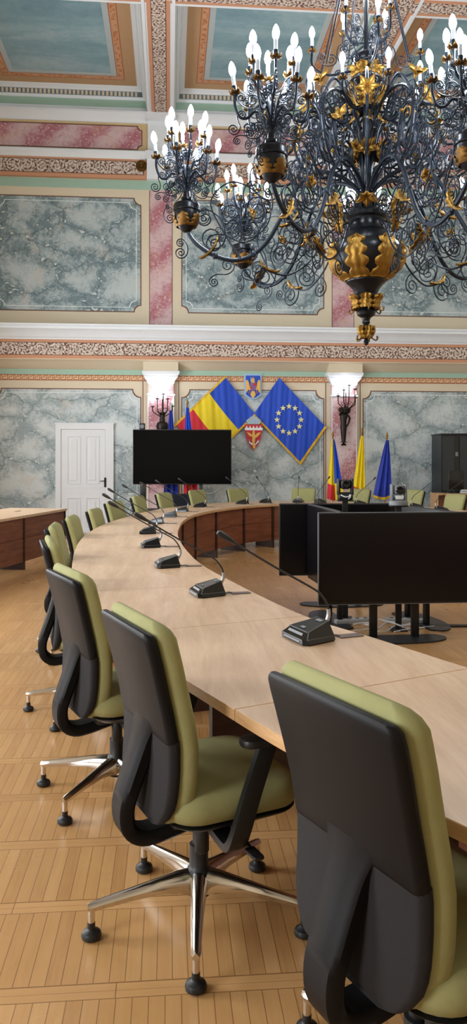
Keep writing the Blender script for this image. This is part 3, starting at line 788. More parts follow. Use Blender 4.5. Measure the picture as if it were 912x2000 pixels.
# ================================================================ delegate microphones (local: user side is -y, stem at +y)
def make_mic(stem, label):
    t = thing('conference_microphone', label, 'microphone', group='gooseneck microphones on the ring table')
    bot = [(-.10,-.055),(-.085,-.078),(.085,-.078),(.10,-.055),(.062,.072),(-.062,.072)]
    mid = [(-.094,-.062),(-.082,-.078),(.082,-.078),(.094,-.062),(.058,.07),(-.058,.07)]
    top = [(-.072,-.045),(-.068,-.05),(.068,-.05),(.072,-.045),(.040,.055),(-.040,.055)]
    zt = [.046,.044,.044,.046,.076,.076]
    mb = MB(); rg = [[(x*.95, y*.95, .0) for x, y in bot], [(x, y, .006) for x, y in bot], [(x, y, .022) for x, y in mid], [(x, y, z) for (x, y), z in zip(top, zt)]]
    mb.loft(rg); body = mb.build('base', mt['blackgloss'], t, ang=12)
    mb = MB()
    mb.loft([[(-.062,-.0775,.010),(.062,-.0775,.010),(.054,-.0565,.038),(-.054,-.0565,.038)], [(-.062,-.081,.010),(.062,-.081,.010),(.054,-.060,.040),(-.054,-.060,.040)]])
    mb.build('front_recess', mt['grey'], body, smooth=False)
    mb = MB()
    for s in (-1, 1):
        mb.tube([(s*.094,-.063,.020),(s*.072,-.046,.046),(s*.040,.055,.076)], .0016, 5); mb.tube([(s*.072,-.046,.046),(s*.06,.066,.02),(s*.094,-.062,.022)], .0013, 5)
    mb.tube([(-.07,-.05,.0455),(.07,-.05,.0455)], .0018, 5); mb.tube([(-.084,-.079,.022),(.084,-.079,.022)], .0016, 5)
    mb.build('silver_edging', mt['grey'], body)
    mb = MB(); tl = M4.Translation((0,0,0))
    mb.add([(-.02,.03,.0700),(.02,.03,.0700),(.02,.045,.0744),(-.02,.045,.0744)], [(0,1,2,3)]); mb.add([(-.015,-.036,.0502),(.015,-.036,.0502),(.015,-.024,.0538),(-.015,-.024,.0538)], [(0,1,2,3)])
    mb.build('button', mt['grey'], body, smooth=False)
    # stem: silver foot, black gooseneck, capsule
    L = stem
    pth = catmull([(0,.062,.05),(0,.078,.085),(0,.074,.125),(0,.052,.162),(0,.015,.195),(0,-.2*L,.195+.128*L),(0,-.42*L,.195+.265*L)], 6)
    mb = MB().tube(pth[3:], .0042, 7); st = mb.build('gooseneck', mt['black'], t)
    mb = MB().tube(pth[:11], [.010,.010,.0095,.009,.009,.009,.009,.0085,.0085,.008,.0075], 8); mb.build('stem_foot', mt['silver'], t)
    e = pth[-1]; d = (pth[-1]-pth[-2]).normalized()
    mb = MB().tube([e-d*.012, e, e+d*.012, e+d*.03, e+d*.055, e+d*.064], [.0055,.0085,.0105,.0125,.012,.007], 10); mb.build('capsule', mt['black'], t)
    # cable with its flap in the table top
    mb = MB().tube(catmull([(0,.07,.012),(.01,.09,.006),(-.01,.105,.005),(.005,.125,.004)], 5), .004, 6); mb.build('cable', mt['grey'], t)
    mb = MB().rbox(.01, .165, .002, .05, .10, .004, .001, rc=.004); mb.build('cable_flap', simple('bronze_flap', '6f5c55', .4, .3) if 'flap' not in mt else mt['flap'], t)
    return t
mt['flap'] = simple('cable_flap_metal', '6b5a54', .4, .3)
# base column, base row, tip column (decides which way the stem leans), stem factor, label
mics = [
 (606,1244,437,.76,'gooseneck microphone nearest the camera, stem crossing in front of the black monitors'),
 (407,1158,265,1.0,'second gooseneck microphone from the camera, with a teal light on its base'),
 (328,1104,220,1.0,'third gooseneck microphone from the camera on the left side of the table'),
 (295,1066,214,1.0,'fourth gooseneck microphone from the camera on the left side of the table'),
 (290,1040,218,1.0,'fifth gooseneck microphone from the camera on the left side of the table'),
 (306,1021,247,1.0,'sixth gooseneck microphone from the camera on the left side of the table'),
 (333,1008,279,1.0,'seventh gooseneck microphone from the camera, in front of the television stand'),
 (356,998,308,1.0,'gooseneck microphone in front of the navy chair'),
 (392,989,360,1.0,'gooseneck microphone with its tip before the right half of the television'),
 (444,981,414,1.0,'gooseneck microphone just below the right end of the television'),
 (500,976,483,1.0,'gooseneck microphone on the far rim below the red shield'),
 (566,975,568,1.0,'gooseneck microphone on the far rim below the European flag'),
 (651,978,678,1.0,'gooseneck microphone on the far rim in front of the tricolour flag'),
 (728,983,765,1.0,'gooseneck microphone between the two pan-tilt cameras'),
 (812,991,849,1.0,'gooseneck microphone right of the larger pan-tilt camera'),
 (893,996,925,1.0,'gooseneck microphone at the right picture edge'),
]
mproto = None; FOUND = []
for i, (px, py, tip, L, lab) in enumerate(mics):
    x, y = G(px, py, TZ+.01)
    k = outdist(x, y); ip = min(INN, key=lambda q: math.dist(q, (x, y)))
    # keep the base on the table top
    if math.dist(ip, (x, y)) < .14 or math.dist(OUT[k], (x, y)) < .2 or math.dist(ip, OUT[k]) < math.dist(ip, (x, y)):
        x, y = ip[0]*.55+OUT[outdist(*ip)][0]*.45, ip[1]*.55+OUT[outdist(*ip)][1]*.45
    n = normal_in(*OUT[k]); rz = math.atan2(-n[0], n[1])
    if i == 0: rz += R(-8)
    if mproto is None: o = mproto = make_mic(L, lab); o.scale = (1.12, 1.12, 1.08); o.location = (x, y, TZ); o.rotation_euler.z = rz
    else: o = dup(mproto, (x, y, TZ), rz, lab)
    if i == 1:
        body = [ch for ch in o.children if ch.name.startswith('base')][0]
        mb = MB(); mb.add([(.012,.046,.0765),(.036,.046,.0765),(.034,.054,.0775),(.012,.054,.0775)], [(0,1,2,3)]); mb.build('indicator_light', mt['teallamp'], o, smooth=False)

# ================================================================ left desk (straight modules)
a0 = V((*toworld(-2.645, 12.1), 0)); b0 = V((*G(0, 1014, .75), 0)); u = (b0-a0).normalized(); DL = 4.6
ang = math.atan2(u.y, u.x)        # local x runs from the far end towards the camera ; front is local +y
desk = thing('desk', 'straight oak-topped desk with walnut front panels at the left edge beyond the chairs', 'desk', (a0.x, a0.y, 0), ang)
mb = MB().rbox(DL/2, -.45, TZ-.018, DL, .95, .036, .002, 0, rc=.004); mb.build('desktop', mt['oak'], desk, smooth=False)
for i in range(3):
    x0 = .02+i*1.5
    mb = MB().box(x0+.03, x0+1.47, -.02, -.002, .44, .712).box(x0+.03, x0+1.47, -.02, -.002, .11, .425).box(x0+.03, x0+1.47, -.02, -.012, .42, .445); mb.build('front_panel', mt['walnut'], desk, smooth=False)
for i in range(4):
    x0 = .02+i*1.5; mb = MB().box(x0, x0+.036, -.8, .012, 0, .714); mb.build('support_panel', mt['walnutdark'], desk, smooth=False)
for i in range(3): MB().rbox(.75+i*1.5, -.45, TZ+.002, .12, .06, .004, .001).build('cable_flap', mt['flap'], desk)

# ================================================================ monitors in the middle
def monitor(label, x, y, rz, wdt=1.34, h=.755, z0=.315, group='floor-standing monitors inside the ring'):
    """screen faces local -y ; origin under the screen's middle"""
    t = thing('monitor', label, 'monitor', (x, y, 0), rz, group)
    mb = MB().rbox(0, 0, z0+h/2, wdt, .028, h, .006, rc=.006); mb.build('housing', mt['black'], t)
    MB().box(-wdt/2+.009, wdt/2-.009, -.0165, -.0135, z0+.018, z0+h-.009).build('screen', mt['screen'], t, smooth=False)
    MB().rbox(0, .045, z0+h*.42, wdt*.72, .06, h*.55, .02, rc=.02).build('rear_cover', mt['black'], t)
    mb = MB()
    for a, b, c, d in ((-wdt/2, wdt/2, z0+h, z0+h+.004), (-wdt/2, wdt/2, z0-.004, z0)): mb.box(a, b, -.015, .012, c, d)
    for s in (-1, 1): mb.box(s*wdt/2-.002, s*wdt/2+.002, -.015, .012, z0, z0+h)
    mb.build('silver_rim', mt['grey' if 'foremost of' in label else 'darkplate'], t, smooth=False)
    for s in (-1, 1):
        MB().rbox(s*.18, .10, .36, .065, .04, .70, .006).build('pole', mt['black'], t)
    MB().box(-.22, .22, .07, .09, .42, .72).build('bracket', mt['black'], t, smooth=False)
    plate = [(.44*math.sin(R(q)), .09-.21*math.cos(R(q))**.8) for q in range(-90, 91, 10)]+[(.38,.17),(-.38,.17)]
    mb = MB(); mb.prism(plate, 0, .014); mb.build('base_plate', mt['darkplate'], t, smooth=False)
    return t
# pinwheel of four
mx0, my0 = W(620, 6.33); mx1, my1 = W(930, 6.45)
mrz = math.atan2(my1-my0, mx1-mx0)
monitor('black monitor on floor stand facing the camera, foremost of the group inside the ring', (mx0+mx1)/2, (my0+my1)/2, mrz)
lx0_, ly0_ = toworld(.93, 6.62); lx1_, ly1_ = toworld(.77, 7.80)
monitor('black monitor seen edge-on behind the left end of the foremost one', (lx0_+lx1_)/2, (ly0_+ly1_)/2, math.atan2(ly0_-ly1_, lx0_-lx1_), 1.2, .74, .32)
bx0_, by0_ = toworld(.475, 7.93); bx1_, by1_ = toworld(1.79, 7.98)
monitor('black monitor at the back of the group, sticking out at left', (bx0_+bx1_)/2, (by0_+by1_)/2, math.atan2(by1_-by0_, bx1_-bx0_), 1.32, .735, .32)
rx0_, ry0_ = toworld(1.66, 7.75); rx1_, ry1_ = toworld(1.95, 6.62)
monitor('black monitor at the right of the group, top edge just showing behind the larger camera', (rx0_+rx1_)/2, (ry0_+ry1_)/2, math.atan2(ry0_-ry1_, rx0_-rx1_), 1.17, .735, .32)

def ptz(label, px, d, ztop, h, zpole, kind):
    x, y = W(px, d); s = h/.2; z0 = ztop-h
    t = thing('camera', label, 'camera', (x, y, 0), PSI*-1, 'pan-tilt cameras above the monitors')
    T = M4.Translation((0, 0, z0)) @ M4.Scale(s, 4)
    mb = MB()
    if kind: mb.lathe([(.085,0),(.088,.004),(.088,.03),(.08,.045),(.06,.05)], 24, 0, T)
    else: mb.rbox(0, 0, .028, .13, .12, .056, .01, 0, T)
    mb.build('base', mt['grey'] if kind else mt['black'], t)
    mb = MB()
    for sx in (-1, 1): mb.rbox(sx*.062, 0, .12, .026, .085, .155, .01, 0, T, rc=.012)
    mb.rbox(0, .012, .06, .13, .06, .02, .006, 0, T)
    mb.build('yoke', mt['grey'] if kind else mt['black'], t)
    mb = MB().rbox(0, 0, .145, .094, .11, .09, .022, 0, T, rc=.03)
    hd = mb.build('head', mt['grey'] if kind else mt['black'], t)
    mb = MB(); TL = T @ M4.Translation((0, -.05, .145)) @ M4.Rotation(R(90), 4, 'X')
    mb.lathe([(.036,0),(.036,.022),(.031,.026),(.028,.018),(.001,.014)], 20, 0, TL); mb.build('lens', mt['blackgloss'], hd)
    if kind: MB().rbox(0, -.052, .075, .075, .004, .035, .001, 0, T).build('label_plate', mt['whiteplastic'], t)
    else:
        mb = MB().tube([T @ V(p) for p in catmull([(-.05,-.065,.05),(-.01,-.075,.03),(.03,-.07,.035),(.045,-.066,.05)], 5)], .006, 6); mb.tube([T @ V(p) for p in ((.03,-.066,.052),(.04,-.07,.03),(.02,-.068,.01))], .006, 6); mb.build('cable', mt['whiteplastic'], t)
    mb = MB().box(-.025, .025, -.02, .02, .012, z0).rbox(0, 0, z0-.006, .15, .12, .012, .003); mb.rbox(0, 0, .006, .14, .14, .012, .004); mb.build('stand', mt['black'], t, smooth=False)
ptz('smaller black pan-tilt camera with white cable above the monitors', 674, 7.30, 1.5-34*7.30/1500, .205, 1.0, 0)
ptz('larger grey pan-tilt camera on a pole behind the foremost monitor', 778, 6.80, 1.5-45*6.80/1500, .19, 1.0, 1)
# cables and power strip under the monitors
cx, cy = W(700, 6.95)
for k, (dx, dy, a) in enumerate(((-.02, .12, .2), (.46, .10, -.2))):
    t = thing('power_strip', ['white power strip on the floor under the monitors, the more left one', 'white power strip on the floor under the monitors, the more right one'][k], 'power strip', (cx+dx, cy+dy, 0), a, 'power strips')
    MB().rbox(0, 0, .024, .36, .065, .048, .01).build('body', mt['lightgrey'], t)
    for j in range(4): MB().lathe([(.018,.048),(.021,.052),(.019,.050),(.001,.049)], 14, c=(-.12+.08*j, 0)).build('socket', mt['grey'], t)
def cable(label, pts, m, r=.006, group=None):
    o = MB().tube(catmull(pts, 8), r, 6).build('cable', mt[m]); tag(o, label, 'cable', group); return o
def gp(px, d, z=.008): return (*W(px, d), z)
for k, off in enumerate((0, .05, -.04)):
    random.seed(k+3); pts = [gp(690+i*16, 6.75+off*3+random.uniform(-.12, .12), .012+.03*k+random.uniform(0, .012)) for i in range(9)]
    cable(['white cable looping on the floor below the foremost monitor', 'white cable tangle lying behind the monitor poles', 'pale cable lying nearest the front monitor poles'][k], pts, 'whiteplastic', .007, 'cables under the monitors')
cable('white cable running right along the floor to the black cable cover', [gp(770, 6.7), gp(800, 6.8), gp(840, 6.9), gp(862, 6.95)], 'whiteplastic', .008)
x, y = W(880, 6.95); o = MB().rbox(0, 0, .008, .42, .07, .016, .006).build('cable_cover', mt['black'], loc=(x, y, 0), rz=-PSI); tag(o, 'black flat cable cover on the floor right of the monitor bases', 'cable cover')

# ================================================================ television on a stand at the back
tx, ty = W(356, 14.95); wt, ht, z0 = 192*14.95/1500, 107*14.95/1500, 1.5-46*14.95/1500
t = thing('television', 'large black television on a wheeled stand before the left pilaster', 'television', (tx, ty, 0), -PSI+R(2))
MB().rbox(0, 0, z0+ht/2, wt, .05, ht, .008).build('housing', mt['black'], t)
MB().box(-wt/2+.012, wt/2-.012, -.028, -.024, z0+.016, z0+ht-.012).build('screen', mt['bluescreen'], t, smooth=False)
for s in (-.74, .36):
    MB().rbox(s, .06, (z0+.3)/2, .07, .05, z0+.3, .01).build('pole', mt['black'], t)
    MB().rbox(s, .06, .03, .10, .7, .06, .015).build('foot', mt['black'], t)
MB().rbox(-.19, .06, .55, 1.1, .03, .05, .006).build('crossbar', mt['black'], t)
MB().rbox(-.76, -.02, z0-.13, .11, .07, .22, .01).build('speaker_box', mt['black'], t)
x, y = W(278, 14.99); t = thing('speaker', 'small black box standing on the top left corner of the television', 'speaker', (x, y, z0+ht), -PSI)
MB().rbox(0, 0, .063, .105, .09, .125, .01).build('body', mt['black'], t); MB().lathe([(.04,0),(.04,.004),(.03,.006),(.001,.002)], 18, 0, M4.Translation((0,-.045,.06)) @ M4.Rotation(R(90), 4, 'X')).build('speaker_cone', mt['grey'], t)
cable('thin white cable drooping on the wall below the television', [(WX(px), YW-.012, WZ(px, py)) for px, py in ((392, 955), (400, 962), (412, 964), (424, 958), (430, 952))], 'whiteplastic', .010)

# ================================================================ rack, credenza and what stands on it
x0, x1 = WX(853, .6), WX(853, .6)+1.2
rack = thing('equipment_rack', 'tall black equipment rack with smoked door at the right edge', 'rack', ((x0+x1)/2, YW-.62, 0), R(-4))
w2 = (x1-x0)/2
rt = 2.06
MB().box(-w2, w2, -.36, .36, .04, rt-.03).build('body', mt['rack'], rack, smooth=False)
MB().rbox(0, 0, rt-.015, 2*w2+.03, .76, .03, .006).build('top_cap', mt['black'], rack)
MB().box(-w2+.01, -w2+.26, -.375, -.36, .08, rt-.06).build('side_door', mt['rackglass'], rack, smooth=False)
MB().box(-w2+.265, -w2+.36, -.365, -.36, .08, rt-.06).build('cable_gap', mt['blackgloss'], rack, smooth=False)
MB().box(-w2+.37, w2-.02, -.385, -.36, .08, rt-.06).build('front_door', mt['rackglass'], rack, smooth=False)
mb = MB()
for k in range(4): mb.box(-w2+.285, -w2+.34, -.368, -.364, 1.60+k*.022, 1.608+k*.022)
mb.build('patch_cables', mt['lightgrey'], rack, smooth=False)
MB().box(-w2, w2, -.34, .34, 0, .04).build('plinth', mt['black'], rack, smooth=False)
x, y = W(846, 15.0); cz = 1.5-63*15.0/1500
cred = thing('credenza', 'wooden credenza with open front in front of the black rack', 'cabinet', (x, y, 0), -PSI)
MB().box(0, 1.4, -.25, .22, cz-.03, cz).build('top', mt['oakedge'], cred, smooth=False)
MB().box(0, .035, -.25, .22, 0, cz-.03).build('side_panel', mt['oakedge'], cred, smooth=False); MB().box(1.365, 1.4, -.25, .22, 0, cz-.03).build('side_panel', mt['oakedge'], cred, smooth=False)
MB().box(.035, 1.365, -.1, -.08, .05, cz-.03).build('back_panel', mt['walnut'], cred, smooth=False)
x, y = W(891, 14.9)
t = thing('display', 'small dark desk monitor standing on the credenza', 'monitor', (x, y, cz), -PSI+R(6))
MB().rbox(0, 0, .26, .30, .025, .36, .006).build('housing', mt['blackgloss'], t); MB().rbox(-.02, .03, .06, .05, .03, .12, .006).build('stem', mt['black'], t); MB().rbox(-.02, .02, .008, .24, .15, .016, .006, rc=.03).build('foot', mt['black'], t)
x, y = W(907, 14.78); t = thing('phone', 'small pale desk device beside the monitor on the credenza', 'phone', (x, y, cz), -PSI); MB().rbox(0, 0, .022, .15, .12, .044, .012).build('body', mt['lightgrey'], t); MB().tube(catmull([(-.07,.0,.055),(0,-.0,.065),(.07,0,.055)], 4), .012, 8).build('handset', mt['whiteplastic'], t)

# ================================================================ wall flags
def wall_flag(name, label, T, Rr, L, stripes, fringe_edges, waves, p=.06, cat='flag'):
    """T,Rr,L : three corners (px,py): hoist T->Rr, fly T->L"""
    def w3(q): return V((WX(q[0], p), YW-p, WZ(q[0], q[1], p)))
    a = w3(T); e1 = w3(Rr)-a; e2 = w3(L)-a
    t = thing(name, label, cat, a)
    def fn(u, v):                                  # u along the fly, v along the hoist
        q = e2*u+e1*v; sag = -.05*math.sin(PI*u)*math.sin(PI*v)
        ph = q.x*waves+q.z*.6
        return (q.x, .008*math.sin(ph*2.2)+.006*math.sin(ph*5+1.3)-.018, q.z+sag*.5)
    n = len(stripes)
    for k, m in enumerate(stripes):
        mb = MB().sheet(lambda i, j: fn((k+i)/n, j), 60//n, 36, .006); mb.build('cloth', mt[m], t, ang=80)
    for (u0, v0, u1, v1) in fringe_edges:
        mb = MB(); d = V(fn(.5,.5)); 
        def ff(i, j):
            uu, vv = u0+(u1-u0)*i*1.036, v0+(v1-v0)*i*1.045; q = V(fn(uu, vv)); q2 = V(fn(uu+(.036 if u0==u1==1 else 0), vv+(.045 if v0==v1==1 else (-.045 if v0==v1==0 else 0))))
            return tuple(q+(q2-q)*j)
        mb.sheet(ff, 50, 2, .008); mb.build('fringe', mt['fringe'], t)
    return t, fn
wall_flag('wall_flag', 'blue, yellow and red tricolour hung cornerwise on the wall, partly behind the television', (441,738), (497,808), (345,831), ['flagblue','flagyellow','flagred'], [(0,0,1,0),(0,1,1,1)], 9)
fl, fn = wall_flag('wall_flag', 'blue European flag with ring of gold stars hung cornerwise on the wall', (545,738), (496,808), (634,832), ['flagroyal'], [(0,1,1,1),(1,0,1,1)], -11)
p = .06
for k in range(12):
    a = TAU*k/12; sx, sy = 564+23.5*math.sin(a), 820-26*math.cos(a)
    q = V((WX(sx, p), YW-p-.035, WZ(sx, sy, p)))-fl.location; mb = MB(); poly = []
    for i in range(10):
        rr = .066 if i % 2 == 0 else .027; b = PI/2+TAU*i/10; poly.append((q.x+rr*math.cos(b), q.z+rr*math.sin(b)))
    n = 10; cxy = (q.x, q.z)
    vs = [(x, q.y-.01, z) for x, z in poly]+[(x, q.y+.012, z) for x, z in poly]+[(cxy[0], q.y-.014, cxy[1])]
    mb.add(vs, [(i, (i+1) % n, 2*n) for i in range(n)]+[((i+1) % n, i, n+i, n+(i+1) % n) for i in range(n)]+[tuple(range(2*n-1, n-1, -1))]); mb.build('star', mt['starry'], fl, smooth=False)
# thin poles the wall flags hang from (a stick along each upper edge)

# ---- emblems: flat relief plaques
def plaque(name, label, cx, cy, w, h, layers, out=.015):
    """layers: (part, material, polygon in unit coords -1..1, depth) ; y up"""
    x0, z0 = WX(cx), WZ(cx, cy); sc = 16.2/1500
    t = thing(name, label, 'coat of arms', (x0, YW-out, z0))
    for part, m, polys, d0, d1 in layers:
        mb = MB()
        for poly in polys:
            pts = [(x*w*sc, y*h*sc) for x, y in poly]
            ar = sum(p[0]*q[1]-q[0]*p[1] for p, q in zip(pts, pts[1:]+pts[:1]))
            if ar < 0: pts = pts[::-1]
            mb.prism(pts, d0, d1, 0, M4.Rotation(R(90), 4, 'X'))
        mb.build(part, mt[m], t, smooth=False)
def mir(P): return [(-x, y) for x, y in reversed(P)]
def sym(P): return P+[(-x, y) for x, y in reversed(P)]
sh = [(0,-1),(.45,-.90),(.93,-.66),(.96,1),]
wingR = [(.16,.40),(.24,.12),(.40,.05),(.46,.34),(.60,.54),(.74,.52),(.80,.32),(.78,-.1),(.76,-.50),(.62,-.36),(.46,-.16),(.40,-.34),(.30,-.22),(.18,-.28)]
plaque('coat_of_arms', 'blue shield plaque with golden eagle on pale blue border, above the crossing flags', 493.5, 756, 18, 25, [
    ('border', 'cb_border', [sym(sh)], 0, .03), ('field', 'flagroyal', [sym([(x*.83, y*.88) for x, y in sh])], .03, .04),
    ('eagle', 'cb_gold', [wingR, mir(wingR), [(-.17,-.3),(.17,-.3),(.2,.3),(.16,.6),(.10,.70),(-.02,.72),(-.14,.62),(-.2,.3)], [(0,-.92),(.30,-.62),(.2,-.36),(0,-.26),(-.2,-.36),(-.30,-.62)]], .04, .055),
    ('crown', 'cb_violet', [[(-.11,.70),(.09,.70),(.13,.82),(.02,.78),(-.14,.82)], [(.32,-.32),(.58,-.42),(.46,-.6),(.32,-.46)], [(-.32,-.32),(-.58,-.42),(-.46,-.6),(-.32,-.46)]], .055, .06),
    ('escutcheon', 'cb_violet', [[(-.36,.30),(.36,.30),(.36,-.06),(.2,-.3),(0,-.36),(-.2,-.3),(-.36,-.06)]], .055, .066),
    ('escutcheon_quarters', 'cb_red', [[(.02,.28),(.34,.28),(.34,.08),(.02,.08)], [(-.34,.0),(-.06,.0),(-.1,-.2),(-.3,-.08)]], .066, .07),
    ('sceptre', 'cb_white', [[(-.25,.4),(-.2,.4),(-.2,.72),(-.25,.72)]], .055, .066)])
sh2 = [(0,-1),(.22,-.88),(.5,-.62),(.76,-.30),(.92,.10),(.95,.5)]
mer = [(-.06,.44),(.06,.44),(.1,.26),(.16,.1),(.30,.16),(.3,.22),(.72,.30),(.66,.18),(.4,.02),(.16,-.06),(.1,-.36),(.18,-.62),(.1,-.72),(-.04,-.72),(-.14,-.5),(-.18,-.2),(-.14,.02),(-.4,.04),(-.62,.16),(-.74,.32),(-.34,.22),(-.2,.12),(-.12,.26)]
plaque('coat_of_arms', 'red shield plaque with pale winged figure under a grey mural crown, below the crossing flags', 494, 846, 18.5, 33, [
    ('shield', 'cb_red', [sym(sh2)], 0, .03),
    ('battlement', 'cb_white', [[(-.93,.16),(.93,.16),(.95,.30)]+[q for k in range(5) for q in ((.78-.36*k,.30),(.74-.36*k,.42),(.68-.36*k,.42),(.62-.36*k,.30))]+[(-.95,.30)]], .03, .042),
    ('winged_figure', 'cb_gold', [[(x*.98, y*.95-.24) for x, y in mer]], .042, .058),
    ('scroll', 'cb_white', [[(-.55,-.42),(-.46,-.40),(-.5,-.56),(-.3,-.68),(.05,-.78),(.3,-.66),(.56,-.50),(.5,-.42),(.36,-.5),(.2,-.64),(-.1,-.6),(-.3,-.58),(-.42,-.50)]], .042, .052),
    ('mural_crown', 'cb_grey', [[(-.66,.52),(.66,.52),(.8,.78),(.64,.76),(.6,.86),(.42,.84),(.36,.96),(.16,.94),(.08,1.04),(-.1,1.04),(-.18,.94),(-.36,.96),(-.42,.84),(-.6,.86),(-.64,.76),(-.8,.78)]], 0, .04),
    ('crown_gates', 'cb_border', [[(-.42,.6),(-.3,.6),(-.3,.72),(-.42,.72)], [(-.08,.6),(.08,.6),(.08,.8),(-.08,.8)], [(.3,.6),(.42,.6),(.42,.72),(.3,.72)]], .04, .045)], .10)

# ---- flags on poles : cloth gathered at the top, folded below
def pole_flag(label, px, d, ytop, cloth, lean=0.0, group='flags on floor poles', ybot=965, wtop=.05, wbot=.3, sh=0.0, finial='spear', fringe=False):
    x, y = W(px, d); zt = 1.5+(900-ytop)*d/1500; zb = 1.5-(ybot-900)*d/1500
    t = thing('pole_flag', label, 'flag', (x, y, 0), -PSI, group)
    MB().lathe([(.16,0),(.16,.02),(.10,.05),(.04,.07),(.02,.10)], 20).build('stand', mt['bronze'], t)
    MB().tube([(0,0,.08),(lean*.5,0,zt*.5),(lean,0,zt-.08)], .014, 8).build('pole', mt['poleoak'], t)
    mb = MB()
    if finial == 'spear': mb.lathe([(.014,0),(.02,.02),(.012,.04),(.026,.075),(.02,.11),(.001,.17)], 10, 0, M4.Translation((lean,0,zt-.09)) @ M4.Scale(1, 4))
    else:
        T = M4.Translation((lean, 0, zt-.09)); mb.lathe([(.014,0),(.018,.03),(.01,.05)], 10, 0, T); mb.rbox(0, 0, .10, .09, .02, .03, .006, 0, T); mb.rbox(0, 0, .10, .03, .02, .12, .006, 0, T)
    mb.build('finial', mt['gold' if finial == 'spear' else 'silver'], t)
    n = len(cloth); H = zt-.1-zb
    def fn(u, v):                                   # v 0 top..1 bottom, u across
        wd = wtop+(wbot-wtop)*v**.85; cx = lean*(1-v*.6)+sh*v
        return (cx+(u-.5)*wd, .02*math.sin(u*PI*5+v*1.5)*(.4+v)*(1+wbot)-.03, zt-.1-H*v-.05*v*math.sin(u*PI))
    for m, u0, u1, v0, v1 in cloth:
        MB().sheet(lambda i, j: fn(u0(v0+(v1-v0)*j)+(u1(v0+(v1-v0)*j)-u0(v0+(v1-v0)*j))*i, v0+(v1-v0)*j), 22, 26, .006).build('cloth', mt[m], t, ang=80)
    if fringe: MB().sheet(lambda i, j: V(fn(i, 1))+V((0,-.004,-.05*j)), 30, 2, .01).build('fringe', mt['fringe'], t)
    return t
k0 = lambda v: 0.0; k1 = lambda v: 1.0
pole_flag('tricolour flag hanging from a pole left of the right pilaster, blue above yellow and red', 650, 15.45, 848, [('flagyellow', k0, lambda v: .5, 0, .75), ('flagred', k0, lambda v: .5, .75, 1), ('flagblue', lambda v: .5, k1, 0, .72), ('flagyellow', lambda v: .5, k1, .72, 1)], 0, ybot=973, wbot=.34, sh=.05)
pole_flag('plain yellow flag with red foot hanging from a pole right of the right pilaster', 704, 15.5, 842, [('flagyellow', k0, k1, 0, .93), ('flagred', k0, lambda v: .5, .93, 1), ('flagyellow', lambda v: .5, k1, .93, 1)], .03, ybot=956, wbot=.24, sh=-.05)
pole_flag('dark blue flag with gold fringe hanging from a pole, rightmost of the pole flags', 750, 15.4, 850, [('flagnavy', k0, k1, 0, 1)], .06, ybot=966, wbot=.36, sh=-.06, fringe=True)
pole_flag('blue flag with star-shaped finial on a pole, behind the television before the left pilaster', 334, 15.3, 792, [('flagnavy', k0, k1, 0, 1)], 0, ybot=968, wbot=.3, finial='star', group='flags behind the television')
pole_flag('flag with blue top and red foot on a pole, behind the middle of the television', 371, 15.3, 786, [('flagblue', k0, k1, 0, .55), ('flagyellow', k0, k1, .55, .72), ('flagred', k0, k1, .72, 1)], -.05, ybot=966, wbot=.3, sh=.04, group='flags behind the television')

